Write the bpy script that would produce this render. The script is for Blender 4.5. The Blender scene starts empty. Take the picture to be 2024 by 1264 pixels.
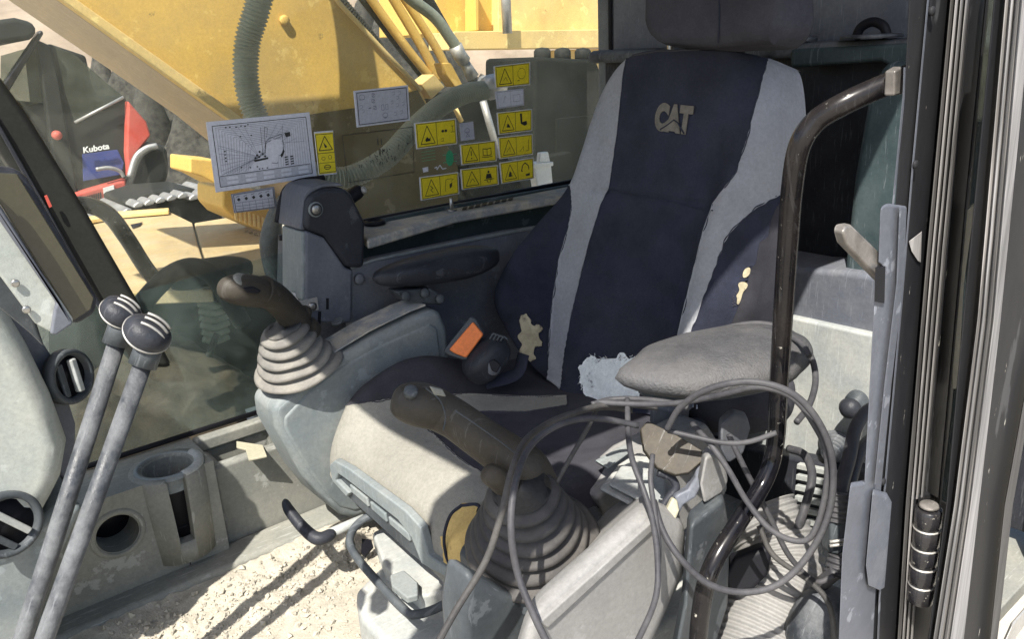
import bpy, bmesh, math, random
from mathutils import Vector, Matrix, noise
random.seed(7)
S = bpy.context.scene
COL = S.collection
# ------------------------------------------------------------------ camera
FPX, CX, CY = 1600.0, 1012.0, 632.0
PITCH, YAW, ROLL = math.radians(18.6), math.radians(51.5), math.radians(2.9)
CAM = Vector((0, 0, 1.15))
Fv = Vector((math.cos(YAW)*math.cos(PITCH), math.sin(YAW)*math.cos(PITCH), -math.sin(PITCH)))
R0 = Vector((math.sin(YAW), -math.cos(YAW), 0)); U0 = R0.cross(Fv)
Rv = R0*math.cos(ROLL) - U0*math.sin(ROLL)
Uv = U0*math.cos(ROLL) + R0*math.sin(ROLL)
cd = bpy.data.cameras.new('camera'); cam = bpy.data.objects.new('camera', cd); COL.objects.link(cam)
cam.matrix_world = Matrix((( Rv.x, Uv.x, -Fv.x, CAM.x), (Rv.y, Uv.y, -Fv.y, CAM.y), (Rv.z, Uv.z, -Fv.z, CAM.z), (0, 0, 0, 1)))
cd.sensor_width = 36; cd.lens = 36*FPX/2024; cd.clip_end = 500; cd.clip_start = .02
S.camera = cam
# ------------------------------------------------------------------ light
SUN = Vector((.60, .38, -1.0)).normalized()
w = bpy.data.worlds.new('World'); S.world = w; w.use_nodes = True
nt = w.node_tree; nt.nodes.clear()
sky = nt.nodes.new('ShaderNodeTexSky'); sky.sky_type = 'NISHITA'; sky.sun_disc = False
sky.sun_elevation = math.asin(-SUN.z); sky.sun_rotation = math.atan2(-SUN.x, -SUN.y)
sky.dust_density = 2.0
bg = nt.nodes.new('ShaderNodeBackground'); bg.inputs[1].default_value = .135
wo = nt.nodes.new('ShaderNodeOutputWorld')
nt.links.new(sky.outputs[0], bg.inputs[0]); nt.links.new(bg.outputs[0], wo.inputs[0])
sl = bpy.data.lights.new('sun', 'SUN'); sl.energy = 5.0; sl.angle = math.radians(.5); sl.color = (1, .955, .88)
so = bpy.data.objects.new('sun', sl); COL.objects.link(so); so.rotation_euler = SUN.to_track_quat('-Z', 'Y').to_euler()
so.location = (-3, -2, 5)
S.view_settings.view_transform = 'Standard'; S.view_settings.look = 'None'
S.view_settings.exposure = .95; S.view_settings.gamma = 1
S.view_settings.use_curve_mapping = False
# ------------------------------------------------------------------ measuring: a photograph point on a known plane
def ray(px, py): return Fv + Rv*((px-CX)/FPX) - Uv*((py-CY)/FPX)
def A(px, py, x=None, y=None, z=None, d=None, pl=None):
    r = ray(px, py)
    if x is not None: t = (x-CAM.x)/r.x
    elif y is not None: t = (y-CAM.y)/r.y
    elif z is not None: t = (z-CAM.z)/r.z
    elif d is not None: t = d
    else:
        n, p0 = pl; t = (p0-CAM).dot(n)/r.dot(n)
    return CAM + r*t
def proj(p):
    v = p-CAM; d = v.dot(Fv)
    return CX+FPX*v.dot(Rv)/d, CY-FPX*v.dot(Uv)/d
def AY(y, *pts): return [A(a, b, y=y) for a, b in pts]
def AX(x, *pts): return [A(a, b, x=x) for a, b in pts]
def AZ(z, *pts): return [A(a, b, z=z) for a, b in pts]
def AD(*pts): return [A(a, b, d=c) for a, b, c in pts]
# ------------------------------------------------------------------ materials
MATS = {}
def mat(name, col, rough=.5, metal=0, var=.25, vscale=9, dust=0, dcol=(.42, .38, .30), dscale=7, dup=0, bump=0, bscale=300, spec=.28, coat=0, sharp=.12, fleck=0, stretch=None, grain=160, scratch=0, dthr=.5, fcol=(.55, .52, .45), fscale=90, fthr=.66):
    m = bpy.data.materials.new(name); m.use_nodes = True; n = m.node_tree; N = n.nodes; L = n.links
    b = N['Principled BSDF']; tc = N.new('ShaderNodeTexCoord')
    src = tc.outputs['Object']
    if stretch:
        mp = N.new('ShaderNodeMapping'); mp.inputs['Scale'].default_value = stretch; L.new(src, mp.inputs[0]); src = mp.outputs[0]
    def noi(sc, det=5, ro=.6):
        t = N.new('ShaderNodeTexNoise'); t.inputs['Scale'].default_value = sc; t.inputs['Detail'].default_value = det
        t.inputs['Roughness'].default_value = ro; L.new(src, t.inputs['Vector']); return t
    def ramp(o, a, c, hi=1.0):
        r = N.new('ShaderNodeMapRange'); r.inputs[1].default_value = a; r.inputs[2].default_value = c; r.inputs[4].default_value = hi
        L.new(o, r.inputs[0]); return r.outputs[0]
    def mix(f, a, c):
        x = N.new('ShaderNodeMix'); x.data_type = 'RGBA'
        L.new(f, x.inputs[0])
        for k, v in ((6, a), (7, c)):
            if isinstance(v, tuple): x.inputs[k].default_value = (*v, 1)
            else: L.new(v, x.inputs[k])
        return x.outputs[2]
    v = noi(vscale, 6)
    dk = tuple(c*(1-var) for c in col); br = tuple(min(1, c*(1+var)) for c in col)
    c = mix(ramp(v.outputs[0], .3, .7), dk, br)
    rough_out = None
    if dust:
        d = noi(dscale, 9, .68); f = ramp(d.outputs[0], dthr-sharp, dthr+sharp, dust)
        if dup:
            g = N.new('ShaderNodeNewGeometry'); s = N.new('ShaderNodeSeparateXYZ'); L.new(g.outputs['Normal'], s.inputs[0])
            u = ramp(s.outputs[2], .1, .95, dup); mm = N.new('ShaderNodeMath'); mm.operation = 'MULTIPLY'
            L.new(u, mm.inputs[0]); L.new(ramp(d.outputs[0], .35, .6), mm.inputs[1])
            ad = N.new('ShaderNodeMath'); ad.operation = 'MAXIMUM'; L.new(f, ad.inputs[0]); L.new(mm.outputs[0], ad.inputs[1]); f = ad.outputs[0]
        c = mix(f, c, dcol)
        ra = N.new('ShaderNodeMapRange'); ra.inputs[3].default_value = rough; ra.inputs[4].default_value = .9; L.new(f, ra.inputs[0]); rough_out = ra.outputs[0]
    if grain:
        gq = noi(grain, 4, .8); gl_ = ramp(gq.outputs[0], .3, .7, 1); gm = N.new('ShaderNodeMix'); gm.data_type = 'RGBA'; gm.blend_type = 'MULTIPLY'; gm.inputs[0].default_value = 1
        gv = N.new('ShaderNodeMapRange'); gv.inputs[3].default_value = .86; gv.inputs[4].default_value = 1.12; L.new(gl_, gv.inputs[0])
        cb_ = N.new('ShaderNodeCombineColor'); [L.new(gv.outputs[0], cb_.inputs[i]) for i in range(3)]
        L.new(c, gm.inputs[6]); L.new(cb_.outputs[0], gm.inputs[7]); c = gm.outputs[2]
    if scratch:
        for rot, th in ((.6, .64), (-1.1, .655)):
            mp2 = N.new('ShaderNodeMapping'); mp2.inputs['Rotation'].default_value = (rot, rot*.7, rot); mp2.inputs['Scale'].default_value = (1, 14, 1); L.new(src, mp2.inputs[0])
            sn = N.new('ShaderNodeTexNoise'); sn.inputs['Scale'].default_value = 16; sn.inputs['Detail'].default_value = 5; sn.inputs['Roughness'].default_value = .65; L.new(mp2.outputs[0], sn.inputs[0])
            c = mix(ramp(sn.outputs[0], th-.03, th, scratch), c, tuple(min(1, .12+q*1.5) for q in col))
    if fleck:
        k = noi(fscale, 4, .7); c = mix(ramp(k.outputs[0], fthr, fthr+.05, fleck), c, fcol)
    L.new(c, b.inputs['Base Color'])
    if rough_out: L.new(rough_out, b.inputs['Roughness'])
    else: b.inputs['Roughness'].default_value = rough
    b.inputs['Metallic'].default_value = metal; b.inputs['Specular IOR Level'].default_value = spec
    if dust:
        sr = N.new('ShaderNodeMapRange'); sr.inputs[3].default_value = spec; sr.inputs[4].default_value = .04; L.new(f, sr.inputs[0]); L.new(sr.outputs[0], b.inputs['Specular IOR Level'])
    b.inputs['Coat Weight'].default_value = coat
    if bump:
        t = noi(bscale, 3, .6); bp = N.new('ShaderNodeBump'); bp.inputs['Strength'].default_value = bump; bp.inputs['Distance'].default_value = .002
        bt = noi(22, 3, .6); ba = N.new('ShaderNodeMath'); ba.operation = 'MULTIPLY_ADD'; ba.inputs[1].default_value = 1.0; L.new(bt.outputs[0], ba.inputs[0]); L.new(t.outputs[0], ba.inputs[2]); L.new(ba.outputs[0], bp.inputs['Height']); L.new(bp.outputs[0], b.inputs['Normal'])
    MATS[name] = m; return m
mat('navy_fabric', (.016, .019, .034), .95, var=.45, vscale=14, dust=.5, dcol=(.070, .071, .083), dscale=3, sharp=.25, bump=.6, bscale=900, spec=.1, grain=260)
mat('violet_fabric', (.036, .036, .046), .95, var=.35, vscale=12, dust=.4, dcol=(.12, .115, .115), dscale=5, sharp=.25, bump=.6, bscale=900, spec=.1, grain=260)
mat('grey_fabric', (.27, .28, .30), .95, var=.10, vscale=16, dust=.3, dcol=(.33, .31, .29), dscale=5, sharp=.3, bump=.6, bscale=900, spec=.2)
mat('beige_fabric', (.235, .228, .20), .95, var=.14, vscale=10, dust=.6, dcol=(.33, .315, .27), dscale=8, sharp=.25, bump=.8, bscale=700, spec=.15)
mat('foam_beige', (.42, .37, .25), .95, var=.25, vscale=30, dust=.85, dcol=(.08, .07, .06), dscale=45, sharp=.05, dthr=.64, bump=.8, bscale=160, spec=.1)
mat('foam_yellow', (.46, .33, .13), .95, var=.25, vscale=18, dust=.8, dcol=(.12, .09, .06), dscale=30, sharp=.05, dthr=.66, bump=.8, bscale=160, spec=.1)
mat('foam_pale', (.74, .77, .75), .95, var=.15, vscale=30, dust=.9, dcol=(.03, .03, .05), dscale=38, sharp=.05, dthr=.64, bump=.8, bscale=160, spec=.1)
mat('logo_thread', (.165, .15, .125), .9, var=.2, vscale=60, bump=.5, bscale=900, spec=.1)
mat('grey_plastic', (0.163, 0.189, 0.195), .48, var=.12, vscale=6, dust=.45, dcol=(0.312, 0.312, 0.286), dscale=9, sharp=.11, dup=.5, bump=.15, bscale=800, scratch=.28)
mat('pale_plastic', (0.293, 0.311, 0.305), .5, var=.14, vscale=5, dust=.6, dcol=(0.439, 0.427, 0.384), dscale=9, sharp=.11, dup=.4, bump=.15, bscale=800, scratch=.28)
mat('olive_plastic', (0.180, 0.184, 0.166), .55, var=.12, vscale=5, dust=.6, dcol=(0.282, 0.274, 0.234), dscale=9, sharp=.11, dup=.5, bump=.15, bscale=700, scratch=.5)
mat('dusty_panel', (.26, .27, .27), .6, var=.15, vscale=8, dust=.9, dcol=(.46, .42, .35), dscale=22, sharp=.06, bump=.2, bscale=600)
mat('dark_plastic', (.035, .042, .05), .42, var=.3, vscale=8, dust=.25, dcol=(.22, .23, .22), dscale=9, sharp=.2, dup=.3, bump=.15, bscale=800, scratch=0.4)
mat('slate_plastic', (0.098, 0.106, 0.127), .5, var=.15, vscale=6, dust=.35, dcol=(0.230, 0.230, 0.230), dscale=9, sharp=.11, dup=.2, bump=.15, bscale=800, scratch=.28)
mat('teal_plastic', (0.028, 0.044, 0.048), .5, var=.2, vscale=6, dust=.45, dcol=(0.104, 0.128, 0.128), dscale=9, sharp=.15, scratch=0.5)
mat('rubber', (.028, .028, .030), .55, var=.3, vscale=12, dust=.35, dcol=(.2, .185, .16), dscale=10, sharp=.2, bump=.2, bscale=500)
mat('dusty_rubber', (.030, .034, .040), .4, var=.4, vscale=14, dust=.75, dcol=(.165, .17, .175), dscale=12, sharp=.09, bump=.3, bscale=300, spec=.4, scratch=.6)
mat('boot_rubber', (.10, .10, .10), .6, var=.2, vscale=9, dust=.75, dcol=(.34, .315, .265), dscale=8, sharp=.25, dup=.5, bump=.2, bscale=500)
mat('grip_rubber', (.030, .027, .023), .42, var=.3, vscale=8, dust=.55, dcol=(.10, .085, .062), dscale=6, sharp=.25, dup=.2, bump=.3, bscale=300, scratch=.2)
mat('cable', (.035, .035, .04), .42, var=.25, vscale=10, dust=.5, dcol=(.12, .115, .115), dscale=10, sharp=.2)
mat('leather', (.032, .034, .040), .33, var=.3, vscale=10, dust=.75, dcol=(.165, .16, .155), dscale=6, sharp=.25, bump=1, bscale=330, dup=.2, spec=.5)
mat('black_vinyl', (.018, .02, .026), .42, var=.3, vscale=10, dust=.2, dcol=(.1, .1, .11), dscale=7, sharp=.2, bump=.3, bscale=400, scratch=0.25)
mat('black_paint', (.014, .014, .017), .2, var=.3, vscale=10, dust=.3, dcol=(.07, .06, .05), dscale=14, sharp=.2, coat=.3, fleck=.8)
mat('worn_black_paint', (.006, .006, .008), .10, var=.3, vscale=14, dust=.22, dcol=(.05, .04, .03), dscale=7, sharp=.08, coat=0, fleck=.7, spec=.3, scratch=.12)
mat('door_black', (.013, .014, .017), .4, var=.3, vscale=12, dust=.35, dcol=(.06, .056, .052), dscale=8, sharp=.25, fleck=.9, stretch=(1, 1, .25), spec=.08, scratch=.35)
mat('seal_rubber', (.045, .044, .044), .6, var=.5, vscale=40, dust=.7, dcol=(.17, .16, .15), dscale=60, sharp=.2, stretch=(1, 1, .04), spec=.1)
mat('seal_pale', (.13, .127, .125), .6, var=.5, vscale=60, dust=.85, dcol=(.42, .40, .385), dscale=70, sharp=.12, stretch=(1, 1, .03), spec=.1)
mat('blue_grey_metal', (.10, .108, .13), .42, metal=.1, var=.2, vscale=12, dust=.4, dcol=(.17, .175, .19), dscale=10, sharp=.2, scratch=.7)
mat('bare_metal', (.42, .41, .39), .4, metal=.7, var=.3, vscale=16, dust=.6, dcol=(.42, .40, .36), dscale=9, sharp=.2)
mat('bronze_metal', (.03, .027, .022), .35, metal=.2, var=.4, vscale=20, dust=.5, dcol=(.12, .10, .075), dscale=14, sharp=.15, scratch=0.7)
mat('screw_metal', (.35, .34, .32), .35, metal=.9, var=.2)
mat('yellow_paint', (.66, .42, .10), .45, var=.07, vscale=3, dust=.35, dcol=(.58, .40, .16), dscale=2.5, sharp=.3, fleck=.75, fcol=(.16, .12, .06), fscale=26, fthr=.665, scratch=0.3)
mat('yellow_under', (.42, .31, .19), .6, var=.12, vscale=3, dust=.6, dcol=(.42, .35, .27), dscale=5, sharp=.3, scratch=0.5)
mat('pale_yellow_paint', (.72, .50, .17), .5, var=.07, vscale=3, dust=.5, dcol=(.66, .54, .33), dscale=3, sharp=.3, fleck=.75, fcol=(.16, .12, .06), fscale=26, fthr=.665, scratch=0.35)
mat('dusty_yellow', (.42, .29, .11), .7, var=.2, vscale=7, dust=.85, dcol=(.44, .38, .28), dscale=6, sharp=.25, bump=.5, bscale=120, scratch=0.5)
mat('hose_green', (.17, .195, .15), .34, var=.2, vscale=10, dust=.5, dcol=(.42, .42, .33), dscale=9, sharp=.25, spec=.5)
mat('duct_pale', (.20, .197, .19), .6, var=.15, vscale=10, dust=.5, dcol=(.30, .285, .265), dscale=9, sharp=.25)
mat('red_paint', (.50, .045, .03), .35, var=.12, vscale=4, dust=.35, dcol=(.5, .32, .25), dscale=5, sharp=.25, scratch=0.4)
mat('machine_black', (.018, .019, .018), .5, var=.3, vscale=5, dust=.4, dcol=(.065, .065, .055), dscale=4, sharp=.25, spec=.12)
mat('blue_panel', (.03, .05, .22), .5, var=.2, vscale=5, dust=.3, dcol=(.2, .2, .25))
mat('white_paint', (.78, .77, .73), .5, var=.08, vscale=10)
mat('sticker_white', (.55, .56, .62), .5, var=.04, vscale=20)
mat('sticker_yellow', (.72, .58, .03), .45, var=.08, vscale=20)
mat('sticker_grey', (.40, .41, .46), .5, var=.04, vscale=20)
mat('sticker_ink', (.03, .03, .03), .5, var=.1)
mat('sticker_faint', (.20, .21, .25), .5, var=.1)
mat('sticker_green', (.05, .30, .15), .5, var=.1)
mat('orange_plastic', (.75, .20, .05), .45, var=.1, vscale=20)
mat('boot_dark', (.035, .034, .036), .5, var=.25, vscale=9, dust=.6, dcol=(.135, .125, .11), dscale=8, sharp=.22, dup=.3, bump=.3, bscale=200)
mat('dull_black', (.012, .013, .012), .9, var=.3, vscale=5, dust=.4, dcol=(.04, .042, .036), dscale=4, sharp=.25, spec=.02)
mat('dark_gravel', (.035, .033, .03), .95, var=.6, vscale=16, dust=.5, dcol=(.12, .11, .09), dscale=25, sharp=.1, bump=1, bscale=40)
mat('brown_earth', (.045, .036, .027), .95, var=.5, vscale=12, dust=.5, dcol=(.10, .08, .055), dscale=16, sharp=.15, bump=1, bscale=50)
mat('shaded_yellow', (.17, .125, .05), .7, var=.25, vscale=5, dust=.7, dcol=(.085, .075, .045), dscale=5, sharp=.2, spec=.1, scratch=.4)  # boom yellow with the cab's shade put into the colour
mat('dull_steel', (.15, .14, .13), .35, metal=.4, var=.6, vscale=30, dust=.7, dcol=(.24, .22, .20), dscale=22, sharp=.1, scratch=.9)
mat('dash_plastic', (.33, .355, .33), .5, var=.14, vscale=5, dust=.6, dcol=(.44, .44, .39), dscale=9, sharp=.11, bump=.15, bscale=800, scratch=.28)
mat('console_grey', (.20, .197, .19), .5, var=.12, vscale=5, dust=.55, dcol=(.29, .28, .265), dscale=7, sharp=.14, dup=.2, bump=.15, bscale=800, scratch=.2)
mat('void_black', (.006, .006, .009), .6, var=.2)
mat('screen_glass', (.045, .042, .025), .12, var=.4, vscale=4, dust=.3, dcol=(.1, .09, .06), dscale=3, sharp=.3, coat=.5)
mat('cream_plastic', (.36, .34, .25), .5, var=.1)
mat('headliner', (.12, .12, .12), .9, var=.1)

def glass(name, tint, dust, dscale=6, dcol=(.40, .42, .34)):
    m = bpy.data.materials.new(name); m.use_nodes = True; N = m.node_tree.nodes; L = m.node_tree.links; N.clear()
    o = N.new('ShaderNodeOutputMaterial'); t = N.new('ShaderNodeBsdfTransparent'); t.inputs[0].default_value = (*tint, 1)
    g = N.new('ShaderNodeBsdfGlossy'); g.inputs['Roughness'].default_value = .02
    lw = N.new('ShaderNodeLayerWeight'); pw = N.new('ShaderNodeMath'); pw.operation = 'POWER'; pw.inputs[1].default_value = 5; L.new(lw.outputs['Facing'], pw.inputs[0])
    fr = N.new('ShaderNodeMapRange'); fr.inputs[3].default_value = .03; fr.inputs[4].default_value = .9; L.new(pw.outputs[0], fr.inputs[0])
    m1 = N.new('ShaderNodeMixShader'); L.new(fr.outputs[0], m1.inputs[0]); L.new(t.outputs[0], m1.inputs[1]); L.new(g.outputs[0], m1.inputs[2])
    d = N.new('ShaderNodeBsdfDiffuse'); d.inputs[0].default_value = (*dcol, 1)
    tl = N.new('ShaderNodeBsdfTranslucent'); tl.inputs[0].default_value = (*dcol, 1)
    a = N.new('ShaderNodeMixShader'); a.inputs[0].default_value = .5; L.new(d.outputs[0], a.inputs[1]); L.new(tl.outputs[0], a.inputs[2])
    tc = N.new('ShaderNodeTexCoord'); no = N.new('ShaderNodeTexNoise'); no.inputs['Scale'].default_value = dscale; no.inputs['Detail'].default_value = 10; no.inputs['Roughness'].default_value = .7
    L.new(tc.outputs['Object'], no.inputs[0])
    r = N.new('ShaderNodeMapRange'); r.inputs[1].default_value = .40; r.inputs[2].default_value = .68; r.inputs[3].default_value = dust*.35; r.inputs[4].default_value = dust*1.7
    L.new(no.outputs[0], r.inputs[0])
    m2 = N.new('ShaderNodeMixShader'); L.new(r.outputs[0], m2.inputs[0]); L.new(m1.outputs[0], m2.inputs[1]); L.new(a.outputs[0], m2.inputs[2])
    L.new(m2.outputs[0], o.inputs[0]); MATS[name] = m; return m
glass('cab_glass', (.90, .93, .90), .20)
glass('dirty_glass', (.74, .84, .80), .27, 5, (.24, .31, .28))
glass('dark_glass', (.55, .60, .58), .20)
def M(n): return MATS[n]
# ------------------------------------------------------------------ object helpers
ORG = {}
def props(o, label=None, cat=None, group=None, kind=None):
    if label: o['label'] = label
    if cat: o['category'] = cat
    if group: o['group'] = group
    if kind: o['kind'] = kind
    return o
def thing(name, label, cat, loc, group=None):
    o = bpy.data.objects.new(name, None); COL.objects.link(o); o.empty_display_size = .05
    o.location = loc; ORG[o] = Vector(loc); return props(o, label, cat, group)
def mk(name, verts, faces, m, parent=None, smooth=True, bevel=0, seg=2, sub=0, label=None):
    me = bpy.data.meshes.new(name)
    if parent is not None: org = ORG[parent]
    else:
        n = len(verts); org = Vector((sum(v[0] for v in verts)/n, sum(v[1] for v in verts)/n, min(v[2] for v in verts)))
    me.from_pydata([Vector(v)-org for v in verts], [], faces)
    bm = bmesh.new(); bm.from_mesh(me); bmesh.ops.recalc_face_normals(bm, faces=bm.faces); bm.to_mesh(me); bm.free()
    me.materials.append(M(m) if isinstance(m, str) else m)
    o = bpy.data.objects.new(name, me); COL.objects.link(o); ORG[o] = org
    if parent is None: o.location = org
    else: o.parent = parent
    if parent is not None and parent.type == 'EMPTY': pass
    if smooth: me.polygons.foreach_set('use_smooth', [True]*len(me.polygons))
    if bevel:
        b = o.modifiers.new('bevel', 'BEVEL'); b.width = bevel; b.segments = seg; b.limit_method = 'ANGLE'; b.angle_limit = math.radians(35); b.harden_normals = True
    if sub:
        s = o.modifiers.new('sub', 'SUBSURF'); s.levels = sub; s.render_levels = sub
    if label: o['label'] = label
    return o
def prism(name, poly, ext, m, parent=None, bevel=.003, seg=2, **k):
    n = len(poly); ext = Vector(ext)
    v = list(poly)+[p+ext for p in poly]
    f = [tuple(range(n)), tuple(range(2*n-1, n-1, -1))]+[(i, i+n, (i+1) % n+n, (i+1) % n) for i in range(n)]
    k.setdefault('smooth', bevel > 0)
    return mk(name, v, f, m, parent, bevel=bevel, seg=seg, **k)
def box(name, a, b, m, parent=None, bevel=.003, **k):
    a = Vector(a); b = Vector(b)
    return prism(name, [Vector((a.x, a.y, a.z)), Vector((b.x, a.y, a.z)), Vector((b.x, b.y, a.z)), Vector((a.x, b.y, a.z))], (0, 0, b.z-a.z), m, parent, bevel, **k)
def catm(P, n):
    out = []; Q = [P[0]*2-P[1]]+list(P)+[P[-1]*2-P[-2]]
    for i in range(1, len(Q)-2):
        for k in range(n):
            t = k/n; a, b, c, d = Q[i-1:i+3]
            out.append(.5*((2*b)+(c-a)*t+(2*a-5*b+4*c-d)*t*t+(3*b-a-3*c+d)*t*t*t))
    out.append(P[-1]); return out
def lerps(L, n, i):
    # value of list L (len m) at position i of n samples
    t = i/(n-1)*(len(L)-1); k = min(int(t), len(L)-2); return L[k]+(L[k+1]-L[k])*(t-k)
def frames(P):
    fr = []; t0 = (P[1]-P[0]).normalized(); up = Vector((0, 0, 1)) if abs(t0.z) < .9 else Vector((1, 0, 0))
    n = (up-t0*up.dot(t0)).normalized()
    for i in range(len(P)):
        t = (P[min(i+1, len(P)-1)]-P[max(i-1, 0)]).normalized()
        n = (n-t*n.dot(t)).normalized(); fr.append((t, n, t.cross(n)))
    return fr
def resample(P, step):
    L = [0]
    for i in range(1, len(P)): L.append(L[-1]+(P[i]-P[i-1]).length)
    n = max(3, int(L[-1]/step)+1); out = []; k = 0
    for j in range(n):
        s = L[-1]*j/(n-1)
        while k < len(L)-2 and L[k+1] < s: k += 1
        u = (s-L[k])/max(1e-9, L[k+1]-L[k]); out.append(P[k].lerp(P[k+1], u))
    return out
def tube(name, pts, r, m, parent=None, smoothn=8, seg=14, ribs=None, flat=1.0, ends='flat', sag=0, **k):
    P = catm(pts, smoothn) if smoothn > 1 and len(pts) > 2 else list(pts)
    if ribs: P = resample(P, ribs[0]/6)
    n = len(P); fr = frames(P); V = []; Fc = []
    rs = r if isinstance(r, list) else [r, r]
    for i, p in enumerate(P):
        rr = lerps(rs, n, i)
        if ribs:
            ph = (i % 6)/6; rr += ribs[1]*(math.cos(ph*2*math.pi)*.5+.5)
        if ends == 'round':
            s = min(i, n-1-i); q = min(1, (s+.15)/(n*.12)) if n*.12 > 1 else 1
            rr *= math.sqrt(max(.02, 1-(1-q)**2))
        t, a, b = fr[i]
        for j in range(seg):
            th = 2*math.pi*j/seg; V.append(p+a*rr*math.cos(th)*flat+b*rr*math.sin(th))
    for i in range(n-1):
        for j in range(seg):
            j2 = (j+1) % seg; Fc.append((i*seg+j, i*seg+j2, (i+1)*seg+j2, (i+1)*seg+j))
    Fc += [tuple(range(seg)), tuple(range(n*seg-1, (n-1)*seg-1, -1))]
    return mk(name, V, Fc, m, parent, **k)
def pod(name, pts, W, H, m, parent=None, up=Vector((0, 0, 1)), ex=2.4, seg=24, smoothn=6, cap=.35, **k):
    """padded bar: superellipse sections, half width W and half height H along the path, rounded ends"""
    P = resample(catm(pts, 10), (pts[-1]-pts[0]).length/30+1e-6); n = len(P); V = []; Fc = []
    for i, p in enumerate(P):
        t = (P[min(i+1, n-1)]-P[max(i-1, 0)]).normalized(); s = t.cross(up).normalized(); u = s.cross(t).normalized()
        w_, h_ = lerps(W, n, i), lerps(H, n, i); e = min(i, n-1-i)/(n*cap)
        q = math.sqrt(max(.0004, 1-(1-min(1, e))**2)); 
        for j in range(seg):
            th = 2*math.pi*j/seg; c, si = math.cos(th), math.sin(th)
            V.append(p+s*w_*q*math.copysign(abs(c)**(2/ex), c)+u*h_*q**.7*math.copysign(abs(si)**(2/ex), si))
    for i in range(n-1):
        for j in range(seg):
            j2 = (j+1) % seg; Fc.append((i*seg+j, i*seg+j2, (i+1)*seg+j2, (i+1)*seg+j))
    Fc += [tuple(range(seg)), tuple(range(n*seg-1, (n-1)*seg-1, -1))]
    return mk(name, V, Fc, m, parent, **k)
def lathe(name, c, axis, prof, m, parent=None, seg=32, sx=1.0, side=None, shear=None, caps=True, wob=0, **k):
    """prof: list of (distance along axis, radius)"""
    axis = Vector(axis).normalized(); a = Vector(side) if side else (Vector((0, 0, 1)) if abs(axis.z) < .8 else Vector((1, 0, 0)))
    a = (a-axis*a.dot(axis)).normalized(); b = axis.cross(a); V = []; Fc = []
    for h, r in prof:
        o = c+axis*h
        if shear: o = o+Vector(shear)*h
        for j in range(seg):
            th = 2*math.pi*j/seg; rw = r*(1+wob*noise.noise(Vector((math.cos(th)*1.3, math.sin(th)*1.3, h*22+c.x*9)))) if wob else r; V.append(o+a*(rw*sx*math.cos(th))+b*(rw*math.sin(th))+(axis*(wob*.05*noise.noise(Vector((math.cos(th)*1.1+5, math.sin(th)*1.1, h*30)))) if wob else Vector()))
    n = len(prof)
    for i in range(n-1):
        for j in range(seg):
            j2 = (j+1) % seg; Fc.append((i*seg+j, i*seg+j2, (i+1)*seg+j2, (i+1)*seg+j))
    if caps: Fc += [tuple(range(seg)), tuple(range(n*seg-1, (n-1)*seg-1, -1))]
    return mk(name, V, Fc, m, parent, **k)
def boot_profile(h, r0, r1, n):
    P = []
    for i in range(n):
        a = i/n; rr = r0+(r1-r0)*a**.8; hh = h*a; st = h/n; g = min(.010, r0*.13)
        P += [(hh, rr-g*.6), (hh+st*.12, rr), (hh+st*.35, rr+g*.45), (hh+st*.6, rr+g*.1), (hh+st*.8, rr-g*.75), (hh+st*.93, rr-g*1.3)]
    P.append((h, r1)); return P
def pane(name, poly, m, parent): return mk(name, list(poly), [tuple(range(len(poly)))], m, parent, smooth=False)
def cut(o, cutter):
    """cut a real opening with another solid, which is then removed"""
    b = o.modifiers.new('cut', 'BOOLEAN'); b.operation = 'DIFFERENCE'; b.solver = 'EXACT'; b.object = cutter
    o.modifiers.move(len(o.modifiers)-1, 0)
    bpy.context.view_layer.update(); dg = bpy.context.evaluated_depsgraph_get()
    oth = [x for x in o.modifiers if x != b]; st = []
    for x in oth: st.append(x.show_viewport); x.show_viewport = False
    bpy.context.view_layer.update(); dg = bpy.context.evaluated_depsgraph_get()
    me = bpy.data.meshes.new_from_object(o.evaluated_get(dg)); o.modifiers.remove(b)
    for x in oth: x.show_viewport = True
    o.data = me; bpy.data.objects.remove(cutter)
def inpoly(x, y, P):
    c = False; j = len(P)-1
    for i in range(len(P)):
        xi, yi = P[i]; xj, yj = P[j]
        if (yi > y) != (yj > y) and x < (xj-xi)*(y-yi)/(yj-yi)+xi: c = not c
        j = i
    return c
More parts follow.
